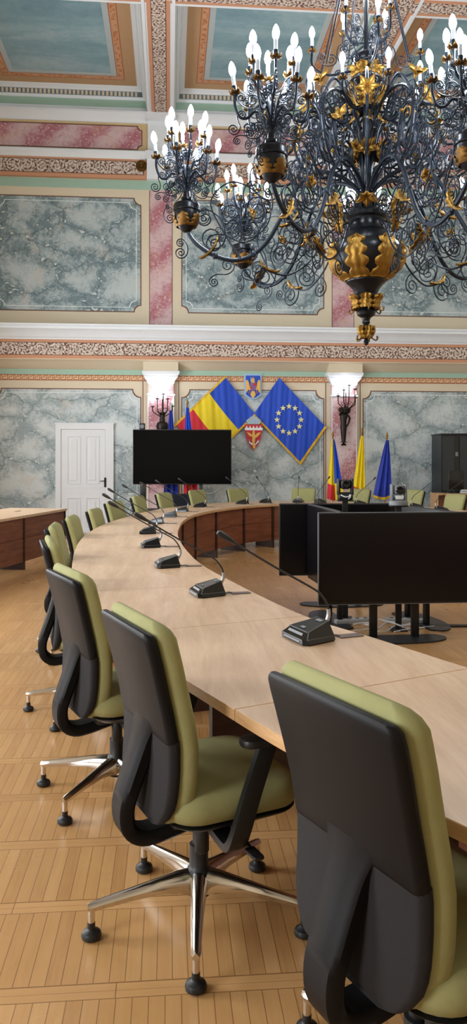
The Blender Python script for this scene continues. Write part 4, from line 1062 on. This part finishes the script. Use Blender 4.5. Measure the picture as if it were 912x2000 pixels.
# ---- sconces on the pilasters
def curl(mb, T, r0, turns, rad, c=(0,0), a0=0.0, s=1, n=26, sides=5):
    pts = []
    for k in range(n+1):
        f = k/n; r = r0*(1-f*.86); a = a0+s*TAU*turns*f; pts.append((c[0]+r*math.cos(a), 0, c[1]+r*math.sin(a)))
    mb.tube([T @ V(p) for p in pts], [rad*(1-.4*k/n) for k in range(n+1)], sides)
def sconce(label, px, py, figure):
    x = WX(px, .25); z = WZ(px, py, .25); y = YW-.25
    t = thing('wall_sconce', label, 'sconce', (x, y, z), 0, 'bronze wall sconces')
    mb = MB()
    if figure:            # bronze figurine carrying a vase of candle arms
        mb.lathe([(.055,-.52),(.06,-.50),(.03,-.48),(.02,-.46),(.07,-.455),(.07,-.44),(.03,-.43)], 14)
        I4 = M4.Identity(4)
        body = [(-.43,.045,.05),(-.34,.052,.055),(-.22,.062,.06),(-.12,.075,.065),(-.05,.06,.055),(.02,.068,.055),(.10,.085,.06),(.15,.07,.05),(.175,.028,.028),(.20,.028,.03)]
        mb.loft([[(a*math.cos(TAU*k/12), b*math.sin(TAU*k/12), zz) for k in range(12)] for zz, a, b in body])
        mb.build('figurine', mt['bronze'], t)
        hb = MB().lathe([(.001,.18),(.03,.19),(.045,.225),(.045,.25),(.03,.28),(.001,.29)], 12, c=(-.07,-.02)); hb.build('figurine_head', mt['bronze'], t)
        ab = MB().tube(catmull([(.08,0,.13),(.12,-.04,.06),(.10,-.06,-.02),(.06,-.05,-.12)], 4), [.024]*6+[.02]*7, 7); ab.tube(catmull([(-.08,0,.12),(-.05,-.06,.2),(.02,-.05,.24)], 4), .022, 7); ab.build('figurine_arm', mt['bronze'], t)
        vb = MB().lathe([(.03,.14),(.085,.17),(.10,.22),(.11,.26),(.07,.27),(.05,.30)], 16, c=(.05,0)); vb.build('vase', mt['bronze'], t)
        c0 = (.05, .30)
    else:
        MB().lathe([(.02,-.42),(.06,-.38),(.05,-.33),(.11,-.30),(.13,-.22),(.11,-.15),(.06,-.12),(.05,.02),(.07,.05),(.04,.08)], 18).build('vase', mt['bronze'], t)
        c0 = (0, .04)
    arms = MB()
    spots = [(-.20,.14),(-.10,.30),(.02,.40),(.11,.30),(.21,.15)] if not figure else [(-.17,.22),(-.06,.34),(.06,.44),(.18,.36),(.20,.18)]
    for i, (ax, az) in enumerate(spots):
        yy = -.06 if i % 2 else -.02
        arms.tube(catmull([(c0[0], 0, c0[1]-.08), (c0[0]+ax*.55, yy, c0[1]+az*.1-.03), (c0[0]+ax*.95, yy, c0[1]+az*.3), (c0[0]+ax, yy, c0[1]+az)], 6), .011, 6)
        arms.lathe([(.008,-.01),(.04,.0),(.044,.012),(.02,.02)], 10, 0, M4.Translation((c0[0]+ax, yy, c0[1]+az)))
    for s in (-1, 1): curl(arms, M4.Translation((c0[0]+s*.06, -.05, c0[1]+.06)), .06, 1.4, .007, s=s)
    arms.tube([(c0[0], 0, c0[1]), (c0[0], 0, c0[1]+.3)], .01, 6); arms.tube([(0, 0, -.25), (0, .13, -.25)], .02, 6)
    arms.build('arms', mt['bronze'], t)
    for i, (ax, az) in enumerate(spots):
        yy = -.06 if i % 2 else -.02
        ob = MB().lathe([(.011,.012),(.011,.075)], 8, 0, M4.Translation((c0[0]+ax, yy, c0[1]+az))).build('candle', mt['candle'], t)
        MB().lathe([(.008,.075),(.02,.10),(.014,.13),(.001,.155)], 8, 0, M4.Translation((c0[0]+ax, yy, c0[1]+az))).build('bulb', mt['bulb'], ob)
    L = bpy.data.lights.new('sconce_light', 'POINT'); L.energy = SCONCE_W; L.shadow_soft_size = .12; L.color = (.95, .97, 1); lo = bpy.data.objects.new('sconce_light', L); C.objects.link(lo); lo.location = (x+c0[0], y+.02, z+c0[1]+.42)
SCONCE_W = 7
sconce('bronze vase sconce with candle arms on the left pilaster above the television', 317, 812, False)
sconce('bronze figurine sconce with candle arms on the right pilaster', 671, 822, True)
# ================================================================ chandelier
D0 = 6.92; S0 = F/D0
CX, CY = toworld((715-456)/F*D0, D0); ZT = 2.538
def zy(y): return CAMZ+(YH-y)/S0-ZT        # local height of picture row y on the axis
def pr(px): return px/S0
ch = thing('chandelier', 'huge wrought iron chandelier with gilded leaves and lit candle bulbs', 'chandelier', (CX, CY, ZT))
I, GD = mt['iron'], mt['gold']
prof_all = [(675,0.3),(673,4),(669,5.2),(665,4),(662,3),(640,3.5),(634,6),(630,8),(627,7),(621,9),(616,17),(611,19),(607,18),(604,14),(600,12),(597,14),(590,21),(582,25),(577,24),(575,22),(566,26),(557,33),(552,39),(550,39.5),(548,36),
        (540,51),(528,63),(515,70),(503,72),(492,71),(483,67.5),(472,58.5),(462,48),(454,38.5),(453,39.5),(451,38),(440,35),(431,36),(427,40),(420,40.5),(416,36),(412,29),(410,25)]
def rad_at(y):
    P = sorted(prof_all)
    for (a, u), (b, v) in zip(P, P[1:]):
        if a <= y <= b: return pr(u+(v-u)*(y-a)/max(b-a, 1e-6))
    return pr(10)
MB().lathe([(pr(r), zy(y)) for y, r in prof_all], 40).build('vase_body', mt['ironmat'], ch, ang=28)
mb = MB()
for k in range(8):
    T = M4.Rotation(TAU*k/8+R(84.8), 4, 'Z')
    mb.loft([[(pr(r)-.004, -w, zy(y)), (pr(r)-.004, w, zy(y)), (pr(r)+.004, w*.9, zy(y)), (pr(r)+.004, -w*.9, zy(y))] for y, r, w in ((411,26,.042),(395,22,.034),(376,13,.020))], 0, True, T)
mb.lathe([(pr(15), zy(411)), (pr(8), zy(376))], 16); mb.build('neck_plates', mt['ironmat'], ch, ang=30)
mb = MB().lathe([(pr(8), zy(380)), (pr(7), zy(215))], 14)
for k in range(16):
    a = TAU*k/16; c, s = math.cos(a), math.sin(a); q = 1.0 if k % 2 else 1.5
    mb.tube(catmull([(pr(r)*c, pr(r)*s, zy(y)) for y, r in ((378,9),(340,9.5),(300,12*q),(265,17*q),(235,27*q),(222,34*q))], 4), .009, 5)
mb.build('stem_bundle', I, ch)
MB().lathe([(pr(r), zy(y)) for y, r in ((222,10),(216,20),(200,28),(182,31),(171,32),(168,35),(162,35),(159,31),(152,28),(145,20),(140,17),(132,22),(125,24),(120,20),(116,22),(110,22),(107,17),(103,12),(98,5),(60,4.5),(-40,5))], 28).build('upper_vase', mt['ironmat'], ch, ang=28)
top = 9.3-ZT
mb = MB().tube([(0,0,zy(-40)), (0,0,top)], .02, 8); mb.lathe([(.05,top-.12),(.2,top-.04),(.22,top)], 20)
for k in range(8): mb.lathe([(.015,0),(.045,.03),(.045,.06),(.015,.09)], 10, 0, M4.Translation((0, 0, zy(-60)+k*.42)))
mb.build('suspension_rod', I, ch)

# conforming acanthus leaf
def conf_leaf(rfn, y0, y1, ang, hw, lift=.003, relief=.013, tip=.02, lob=4, flip=False):
    def f(u, v):
        y = y0+(y1-y0)*v; r = rfn(y); uu = (u-.5)*2
        env = (1-.5*v**2.2)*(.72+.28*min(v*3, 1)) if v < .86 else max(.02, (1-v)/.14)*.30
        lb = .52+.48*abs(math.sin(PI*(lob*v**.9+.12)))**.55
        w = hw*env*lb
        rr = r+lift+relief*(1-uu*uu)**.7+.010*math.cos(uu*9+v*lob*PI*1.2*(1 if uu > 0 else -1)*.0)*(.4+v)+.006*math.sin(PI*lob*v*2)*abs(uu) + (tip*max(0, (v-.72)/.28)**1.5)
        a = ang+uu*w/max(r, .03)
        return (rr*math.cos(a), rr*math.sin(a), zy(y)-(.02*max(0, (v-.9)/.1)))
    return MB().sheet(f, 14, 40, .005)
PH = R(175.2)
for k in range(7): conf_leaf(rad_at, 549, 467, PH+R(12.6+51.43*k), .116).build('vase_leaf', GD, ch, ang=60)
for k in range(6): conf_leaf(lambda y: max(rad_at(min(max(y, 575), 603)), pr(21)), 604, 575, PH+R(60*k+20), .062, .010, .018, .025, 3).build('cup_leaf', GD, ch, ang=60)
for k in range(5): conf_leaf(lambda y: pr(13-((y-646)/14)**2*6), 661, 634, PH+R(72*k+30), .045, .0, .012, .01, 3).build('finial_leaf', GD, ch, ang=60)
for n_, y_, r_ in ((6, 606, 26), (5, 661, 12)):
    for k in range(n_):
        T = M4.Rotation(PH+TAU*k/n_+.5, 4, 'Z'); MB().tube([T @ p for p in catmull([(pr(r_*.6),0,zy(y_-8)),(pr(r_),0,zy(y_)),(pr(r_+7),0,zy(y_+4)),(pr(r_+10),0,zy(y_-1)),(pr(r_+8),0,zy(y_-4))], 5)], [.006]*12+[.008]*9, 6).build('hook', mt['oldgold'], ch)
ru = lambda y: pr(31 if y < 190 else 31-(y-190)*.3)
for k in range(7): conf_leaf(ru, 216, 169, PH+R(51.43*k+38), .072, .01, .02, .03, 3).build('upper_leaf', GD, ch, ang=60)
for k in range(7): conf_leaf(lambda y: pr(23), 160, 130, PH+R(51.43*k+12), .075, .0, .025, .05, 3).build('collar_leaf', GD, ch, ang=60)

# scroll shapes : curvature grows towards both ends
def scroll(kind, al, Ra, Rb, N=1.7):
    """two volutes joined by an arc (C) or by a double bend (S)"""
    seg = []                                   # (turn step, radius)
    n = int(N*13)
    for k in range(n): f = (k+.5)/n; seg.append((TAU*N/n, Ra*(.14+.86*f)))
    m = 14; sg = -1 if kind == 'S' else 1
    if kind == 'C': seg += [(R(al)/m, 1.0)]*m
    else: seg += [(R(al)/m, 1.0)]*(m//2)+[(-R(al)/m, 1.0)]*(m//2)
    for k in range(n): f = (k+.5)/n; seg.append((sg*TAU*N/n, Rb*(1-.86*f)))
    x = y = th = 0.0; P = [(0, 0)]; A = [0]
    for dt, r in seg: th += dt/2; ds = abs(dt)*r; x += math.cos(th)*ds; y += math.sin(th)*ds; th += dt/2; P.append((x, y)); A.append(th)
    c = A[n+m//2]; mx = P[n+m//2]; Q = [((q[0]-mx[0])*math.cos(-c)-(q[1]-mx[1])*math.sin(-c), (q[0]-mx[0])*math.sin(-c)+(q[1]-mx[1])*math.cos(-c)) for q in P]
    xs = [q[0] for q in Q]; ys = [q[1] for q in Q]; L = max(max(xs)-min(xs), max(ys)-min(ys)); ox, oy = (max(xs)+min(xs))/2, (max(ys)+min(ys))/2
    return [((q[0]-ox)/L, (q[1]-oy)/L) for q in Q]
SC = {('C', 1): scroll('C', 120, .42, .34, 1.6), ('C', 2): scroll('C', 80, .5, .36, 1.8), ('S', 1): scroll('S', 150, .5, .4, 1.6), ('S', 2): scroll('S', 120, .6, .42, 1.8)}
def put_scroll(mb, kind, v, c, size, rot, flip=1, rad=.0075, T=None, off=0.0):
    P = SC[(kind, v)]; cr, sr = math.cos(R(rot)), math.sin(R(rot)); out = []
    for x, y in P:
        y *= flip; out.append((c[0]+size*(x*cr-y*sr), off, c[1]+size*(x*sr+y*cr)))
    m = len(out); rad *= .88; rs = [rad*(1 if 6 < i < m-7 else .75) for i in range(m)]
    mb.tube([T @ V(p) for p in out] if T else out, rs, 5)
    for e in (0, m-1): mb.rbox(*[out[e][i] for i in range(3)], rad*2.4, rad*2.4, rad*2.4, rad*.8, 0, T, seg=1)
def leaf_mb(L, w, curl=1.2, lob=4, T=None, cup=.25):
    def f(u, v):
        uu = (u-.5)*2; a = curl*v; x = L*(math.sin(a)/curl if curl else v); z = L*((1-math.cos(a))/curl if curl else 0)
        ww = w*(math.sin(PI*min(v*.93+.07, 1))**.7)*(1-.35*(.5+.5*math.cos(TAU*lob*v)))
        h = -cup*ww*uu*uu*1.2 + .004*math.cos(uu*9)
        return (x-math.sin(a)*h, uu*ww, z+math.cos(a)*h)
    return MB().sheet(f, 8, 22, .004, 0, T)
def lily(T, s=1.0):
    mb = MB()
    for k in range(5): mb.merge(leaf_mb(.14*s, .036*s, -1.9, 1, None, .5), T @ M4.Rotation(TAU*k/5, 4, 'Z') @ M4.Rotation(R(-88), 4, 'Y'))
    mb.lathe([(.004*s,-.03*s),(.016*s,-.01*s),(.014*s,.02*s),(.004*s,.06*s)], 8, 0, T)
    return mb
def rz_(r, z): return (r, 0, z-ZT)
ARM = [(.05,3.90),(.17,4.02),(.36,4.09),(.52,4.05),(.66,3.90),(.76,3.70),(.88,3.48),(1.02,3.34),(1.18,3.285),(1.36,3.32),(1.51,3.41),(1.59,3.50),(1.615,3.57)]
arm_mb = MB(); arm_mb.tube(catmull([rz_(*p) for p in ARM], 6), .019, 8, flat=1.0)
for i in (3, 5, 7, 9): arm_mb.rbox(*[ (rz_(*ARM[i]))[j] for j in range(3)], .05, .045, .05, .012, seg=2)
sw = MB()
def zt(z): return z-ZT
for kind, v, c, size, rot, fl, rad in (
    ('C',2,(1.40,3.56),.36,60,-1,.0075), ('S',2,(1.20,3.50),.44,35,1,.0075), ('C',2,(1.02,3.66),.40,-50,1,.008), ('S',2,(.86,3.24),.40,60,-1,.007),
    ('C',2,(1.66,3.38),.17,80,-1,.0065), ('S',2,(1.30,3.17),.26,10,1,.006), ('C',2,(1.02,3.19),.22,-20,1,.006), ('C',2,(.66,3.44),.36,-70,1,.007), ('S',2,(1.12,3.80),.40,70,-1,.007),
    ('S',2,(.56,3.24),.32,20,-1,.0065), ('C',1,(.48,4.30),.56,80,1,.013), ('C',2,(.74,4.18),.46,95,-1,.012), ('S',2,(.70,4.46),.44,30,1,.009),
    ('C',2,(.92,3.98),.34,60,1,.008), ('S',2,(.46,3.72),.40,60,1,.007), ('C',2,(.64,3.68),.30,100,1,.007),
    ('S',2,(.98,4.30),.40,10,-1,.0075), ('C',2,(.50,3.50),.24,30,-1,.006), ('C',2,(.84,4.44),.30,-20,1,.007)):
    put_scroll(sw, kind, v, (c[0], zt(c[1])), size, rot, fl, rad)
sw.tube(catmull([rz_(*p) for p in ((1.12,3.29),(1.28,3.52),(1.40,3.80),(1.22,3.98),(.98,3.88),(.90,3.62))], 8), .0075, 5)
sw.tube(catmull([rz_(*p) for p in ((.10,4.45),(.34,4.62),(.62,4.60),(.82,4.42),(.78,4.12),(.62,3.96))], 8), .014, 5)
sw.tube(catmull([rz_(*p) for p in ((.12,3.66),(.34,3.54),(.50,3.30),(.72,3.16),(.95,3.22))], 8), .0085, 5)
lf = []
lf.append(MB().merge(leaf_mb(.26, .055, .9, 4), M4.Translation((1.50, 0, zt(3.30))) @ M4.Rotation(R(205), 4, 'Y') @ M4.Rotation(R(180), 4, 'X')))
lf.append(MB().merge(leaf_mb(.24, .06, 1.1, 4), M4.Translation((.62, 0, zt(3.74))) @ M4.Rotation(R(70), 4, 'Y')))
lf.append(MB().merge(leaf_mb(.24, .055, 1.2, 4), M4.Translation((.50, 0, zt(3.42))) @ M4.Rotation(R(-50), 4, 'Y')))
lf.append(MB().merge(leaf_mb(.22, .05, 1.3, 4), M4.Translation((.78, 0, zt(3.20))) @ M4.Rotation(R(10), 4, 'Y')))
lf.append(lily(M4.Translation((.60, .05, zt(4.36))) @ M4.Rotation(R(60), 4, 'Y'), .9)); lf.append(lily(M4.Translation((.86, 0, zt(4.56))) @ M4.Rotation(R(40), 4, 'Y'), .9))
lf.append(lily(M4.Translation((1.0, .0, zt(3.72))) @ M4.Rotation(R(110), 4, 'Y'), .6))
# vase at the arm's end
VR = 1.615; vz = 3.555
vprof = [(.018,-.035),(.034,-.025),(.06,-.002),(.088,.035),(.103,.08),(.108,.125),(.108,.15),(.118,.155),(.121,.172),(.116,.185),(.12,.20),(.112,.218),(.08,.226),(.045,.232),(.04,.245),(.05,.255),(.05,.275),(.032,.285),(.028,.33),(.018,.36)]
vmb = MB().lathe([(r, zt(vz+z)) for r, z in vprof], 22, c=(VR, 0))
vlf = []
for k in range(5):
    a0 = TAU*k/5
    def f(u, v, a0=a0):
        uu = (u-.5)*2; z = .015+.105*v; r = .06+.05*math.sin(PI/2*min((z+.005)/.11, 1))
        w = .062*(1-.45*v**2)*(.5+.5*abs(math.sin(PI*(3*v**.9+.15)))**.55)*(1 if v < .85 else max(.05, (1-v)/.15)); rr = r+.006+.010*(1-uu*uu)+.02*max(0, v-.75); a = a0+uu*w/r
        return (VR+rr*math.cos(a), rr*math.sin(a), zt(vz+z))
    vlf.append(MB().sheet(f, 8, 20, .004))
vsc = [MB(), MB()]
for s in (-1, 1): put_scroll(vsc[s > 0], 'C', 2, (VR+s*.155, zt(vz+.12)), .14, 90, s, .005); 
# branches carrying the candles
BZ = vz+.29
br = MB(); cups = []; drips = MB()
def drip(T, s=1.0):
    mb = MB().lathe([(.006,-.03),(.012,-.012),(.026,-.004),(.027,.004),(.018,.006),(.0195,.046),(.016,.048)], 10, 0, T)
    return mb
def gold_drip(T):
    mb = MB()
    for k in range(6): mb.merge(leaf_mb(.042, .013, 1.2, 1, None, .3), T @ M4.Rotation(TAU*k/6, 4, 'Z') @ M4.Translation((.012, 0, -.008)) @ M4.Rotation(R(-8), 4, 'Y'))
    return mb
for k in range(6):
    for tier in (0, 1):
        a = TAU*(k+.5*tier)/6+.2; T = M4.Translation((VR, 0, zt(BZ))) @ M4.Rotation(a, 4, 'Z')
        if tier == 0: P = [(.01,.0),(.05,.12),(.12,.17),(.18,.125),(.235,.13),(.268,.20),(.270,.27)]; rc, zc = .270, .285; tilt = 7
        else: P = [(.01,.02),(.03,.16),(.065,.26),(.11,.275),(.145,.31),(.165,.38),(.165,.44)]; rc, zc = .165, .455; tilt = 3
        br.tube([T @ p for p in catmull([(x, 0, z*1.12) for x, z in P], 6)], .011, 6)
        zc *= 1.12; T2 = T @ M4.Translation((rc, 0, zc)) @ M4.Rotation(R(tilt), 4, 'Y')
        br.merge(drip(T2)); cups.append(T2)
        if tier == 0:
            put_scroll(br, 'C', 2, (.175, .27), .17, 20, 1, .006, T); put_scroll(br, 'S', 2, (.25, .10), .17, 60, -1, .0055, T); put_scroll(br, 'C', 2, (.12, .05), .15, -30, 1, .0055, T); put_scroll(br, 'S', 2, (.21, .02), .16, 10, 1, .005, T)
        else:
            put_scroll(br, 'S', 2, (.085, .38), .19, 70, 1, .0055, T); put_scroll(br, 'C', 2, (.07, .16), .16, 60, -1, .0055, T); put_scroll(br, 'C', 2, (.19, .33), .11, 90, -1, .005, T)
arm_me = sw_me = None; protoA = {}
candle_o = bulb_me = None
def add_candle(T):
    global candle_o, bulb_me
    if candle_o is None:
        c = MB().lathe([(.0145,.0),(.0145,.118),(.012,.122)], 10).build('candle', mt['candle'], ch); candle_o = c; add_candle.g = gold_drip(M4.Identity(4)).build('drip_pan', mt['oldgold'], c, ang=60).data
        b = MB().lathe([(.013,.118),(.022,.136),(.0268,.158),(.0252,.178),(.018,.203),(.008,.220),(.001,.227)], 10).build('bulb', mt['bulb'], c); bulb_me = b.data
    else:
        c = candle_o.copy(); C.objects.link(c); c.parent = ch
        b = bpy.data.objects.new('bulb', bulb_me); C.objects.link(b); b.parent = c
        b = bpy.data.objects.new('drip_pan', add_candle.g); C.objects.link(b); b.parent = c
    c.matrix_local = T
first = {}
lights = []
for k in range(7):
    ph = PH+R(4+360/7*k); T = M4.Rotation(ph, 4, 'Z')
    def place(key, mb, name, mat, parent, ang=40):
        if key not in first: first[key] = mb.build(name, mat, parent, ang=ang); o = first[key]
        else: o = bpy.data.objects.new(name, first[key].data); C.objects.link(o); o.parent = parent
        return o
    a = place('arm', arm_mb, 'arm', I, ch); a.matrix_local = T
    place('sw', sw, 'scrollwork', I, a)
    for q, m_ in enumerate(lf): place('lf%d' % q, m_, 'gilded_leaf' if q < 4 else 'gilded_lily', GD, a, 60)
    cnd = place('vase', vmb, 'candle_vase', mt['ironmat'], ch); cnd.matrix_local = T
    for q, m_ in enumerate(vlf): place('vl%d' % q, m_, 'vase_leaf', mt['oldgold'], cnd, 60)
    for q, m_ in enumerate(vsc): place('vs%d' % q, m_, 'vase_scroll', I, cnd)
    place('br', br, 'branches', I, cnd)
    for T2 in cups: add_candle(T @ T2)
    lights.append((T @ V((VR, 0, zt(BZ+.62)))))
# scroll panels and lilies between the arms
im = MB(); il = []
for kind, v, c, size, rot, fl, rad in (('C',1,(.34,4.36),.60,88,1,.012), ('C',2,(.56,4.30),.50,96,-1,.011), ('S',1,(.34,3.84),.42,60,1,.0075), ('C',2,(.52,3.92),.34,20,1,.0065),
    ):
    put_scroll(im, kind, v, (c[0], zt(c[1])), size, rot, fl, rad)
im.tube(catmull([rz_(*p) for p in ((.06,3.95),(.20,4.20),(.42,4.30),(.50,4.60),(.36,4.86),(.22,4.74))], 8), .015, 5)
il.append(lily(M4.Translation((.33, 0, zt(3.80))) @ M4.Rotation(R(160), 4, 'Y'), 1.0)); il.append(lily(M4.Translation((.60, 0, zt(4.56))) @ M4.Rotation(R(75), 4, 'Y'), 1.0)); il.append(lily(M4.Translation((.13, 0, zt(4.28))) @ M4.Rotation(R(120), 4, 'Y'), .8))
for k in range(7):
    T = M4.Rotation(PH+R(4+360/7*(k+.5)), 4, 'Z')
    if k == 0: im_o = im.build('scroll_bracket', I, ch, ang=40); il_o = [q.build('gilded_lily', GD, im_o, ang=60) for q in il]
    else:
        o = bpy.data.objects.new('scroll_bracket', im_o.data); C.objects.link(o); o.parent = ch; 
        for q in il_o: g = bpy.data.objects.new('gilded_lily', q.data); C.objects.link(g); g.parent = o
    (im_o if k == 0 else o).matrix_local = T
for k in range(7):
    T = M4.Rotation(PH+R(90+360/7*k), 4, 'Z')
    lily(T @ M4.Translation((.10, 0, zy(292))) @ M4.Rotation(R(115), 4, 'Y'), .85).build('stem_lily', GD, ch, ang=60); MB().merge(leaf_mb(.16, .045, .8, 3), T @ M4.Translation((.12, 0, zy(225))) @ M4.Rotation(R(75), 4, 'Y')).build('stem_leaf', GD, ch, ang=60)
for k in range(7):
    T = M4.Rotation(PH+R(30+360/7*k), 4, 'Z'); mb = MB().tube([T @ V((.14, 0, zy(-120))), T @ V((.44, 0, zy(148)))], .007, 6); mb.build('stay_rod', I, ch)
# crown of single candles round the upper stem
def crown(n, ph0, rc, zc, z0, nm):
    for k in range(n):
        T = M4.Rotation(PH+R(ph0)+TAU*k/n, 4, 'Z'); mb = MB(); z = zt(zc); zb = zt(z0)
        mb.tube([T @ p for p in catmull([(.03,0,zb),(rc*.35,0,zb-.02),(rc*.7,0,zb-.05),(rc*.98,0,zb+.02),(rc,0,z-.01)], 7)], .011, 6)
        put_scroll(mb, 'C', 2, (rc*.72, zb+.09), .17, 20, 1, .006, T); put_scroll(mb, 'S', 2, (rc*.5, zb-.12), .2, 30, -1, .006, T); put_scroll(mb, 'C', 2, (rc*.4, zb+.13), .2, 80, 1, .006, T)
        mb.merge(drip(T @ M4.Translation((rc, 0, z+.005)))); o = mb.build('crown_arm', I, ch, ang=40)
        add_candle(T @ M4.Translation((rc, 0, z+.01)))
crown(8, 12, .50, 4.73, 4.62, 'a'); crown(4, 2, .49, 5.17, 5.02, 'b'); crown(4, 40, .27, 5.44, 5.25, 'c')
# ================================================================ light and camera
def point(loc, w, size=.1, col=(.86, .93, 1)):
    L = bpy.data.lights.new('candle_glow', 'POINT'); L.energy = w; L.shadow_soft_size = size; L.color = col
    o = bpy.data.objects.new('candle_glow', L); C.objects.link(o); o.location = loc
for p in lights: point((CX+p.x, CY+p.y, ZT+p.z), CH_W, .16)
for z in (5.05, 5.75): point((CX, CY, z), CH_W*.8, .3)
def area(loc, rot, sx, sy, w, col=(1, 1, 1)):
    L = bpy.data.lights.new('window_daylight', 'AREA'); L.shape = 'RECTANGLE'; L.size = sx; L.size_y = sy; L.energy = w; L.color = col
    o = bpy.data.objects.new('window_daylight', L); C.objects.link(o); o.location = loc; o.rotation_euler = rot
for y in WY: area((XL-.30, y+WW/2, (WZ0+WZ1)/2), (0, R(-90), 0), WZ1-WZ0, WW, WIN_W, (.92, .96, 1))
w = bpy.data.worlds.new('sky'); bpy.context.scene.world = w; w.use_nodes = True
w.node_tree.nodes['Background'].inputs[0].default_value = (.75, .85, 1, 1); w.node_tree.nodes['Background'].inputs[1].default_value = .8
cd = bpy.data.cameras.new('camera'); cam = bpy.data.objects.new('camera', cd); C.objects.link(cam)
cam.location = (0, 0, CAMZ); cam.rotation_euler = (R(90), 0, -PSI)
cd.sensor_fit = 'VERTICAL'; cd.sensor_height = 36; cd.sensor_width = 36*912/2000; cd.lens = F/2000*36
cd.shift_y = (YH-1000)/2000
cd.clip_start = .05; cd.clip_end = 100
sc = bpy.context.scene; sc.camera = cam
sc.view_settings.view_transform = 'Standard'; sc.view_settings.look = 'None'; sc.view_settings.gamma = 1; sc.view_settings.exposure = EXPO; sc.view_settings.use_curve_mapping = False
sc.cycles.use_denoising = True; sc.cycles.max_bounces = 6; sc.cycles.diffuse_bounces = 4; sc.cycles.glossy_bounces = 3; sc.cycles.sample_clamp_indirect = 6
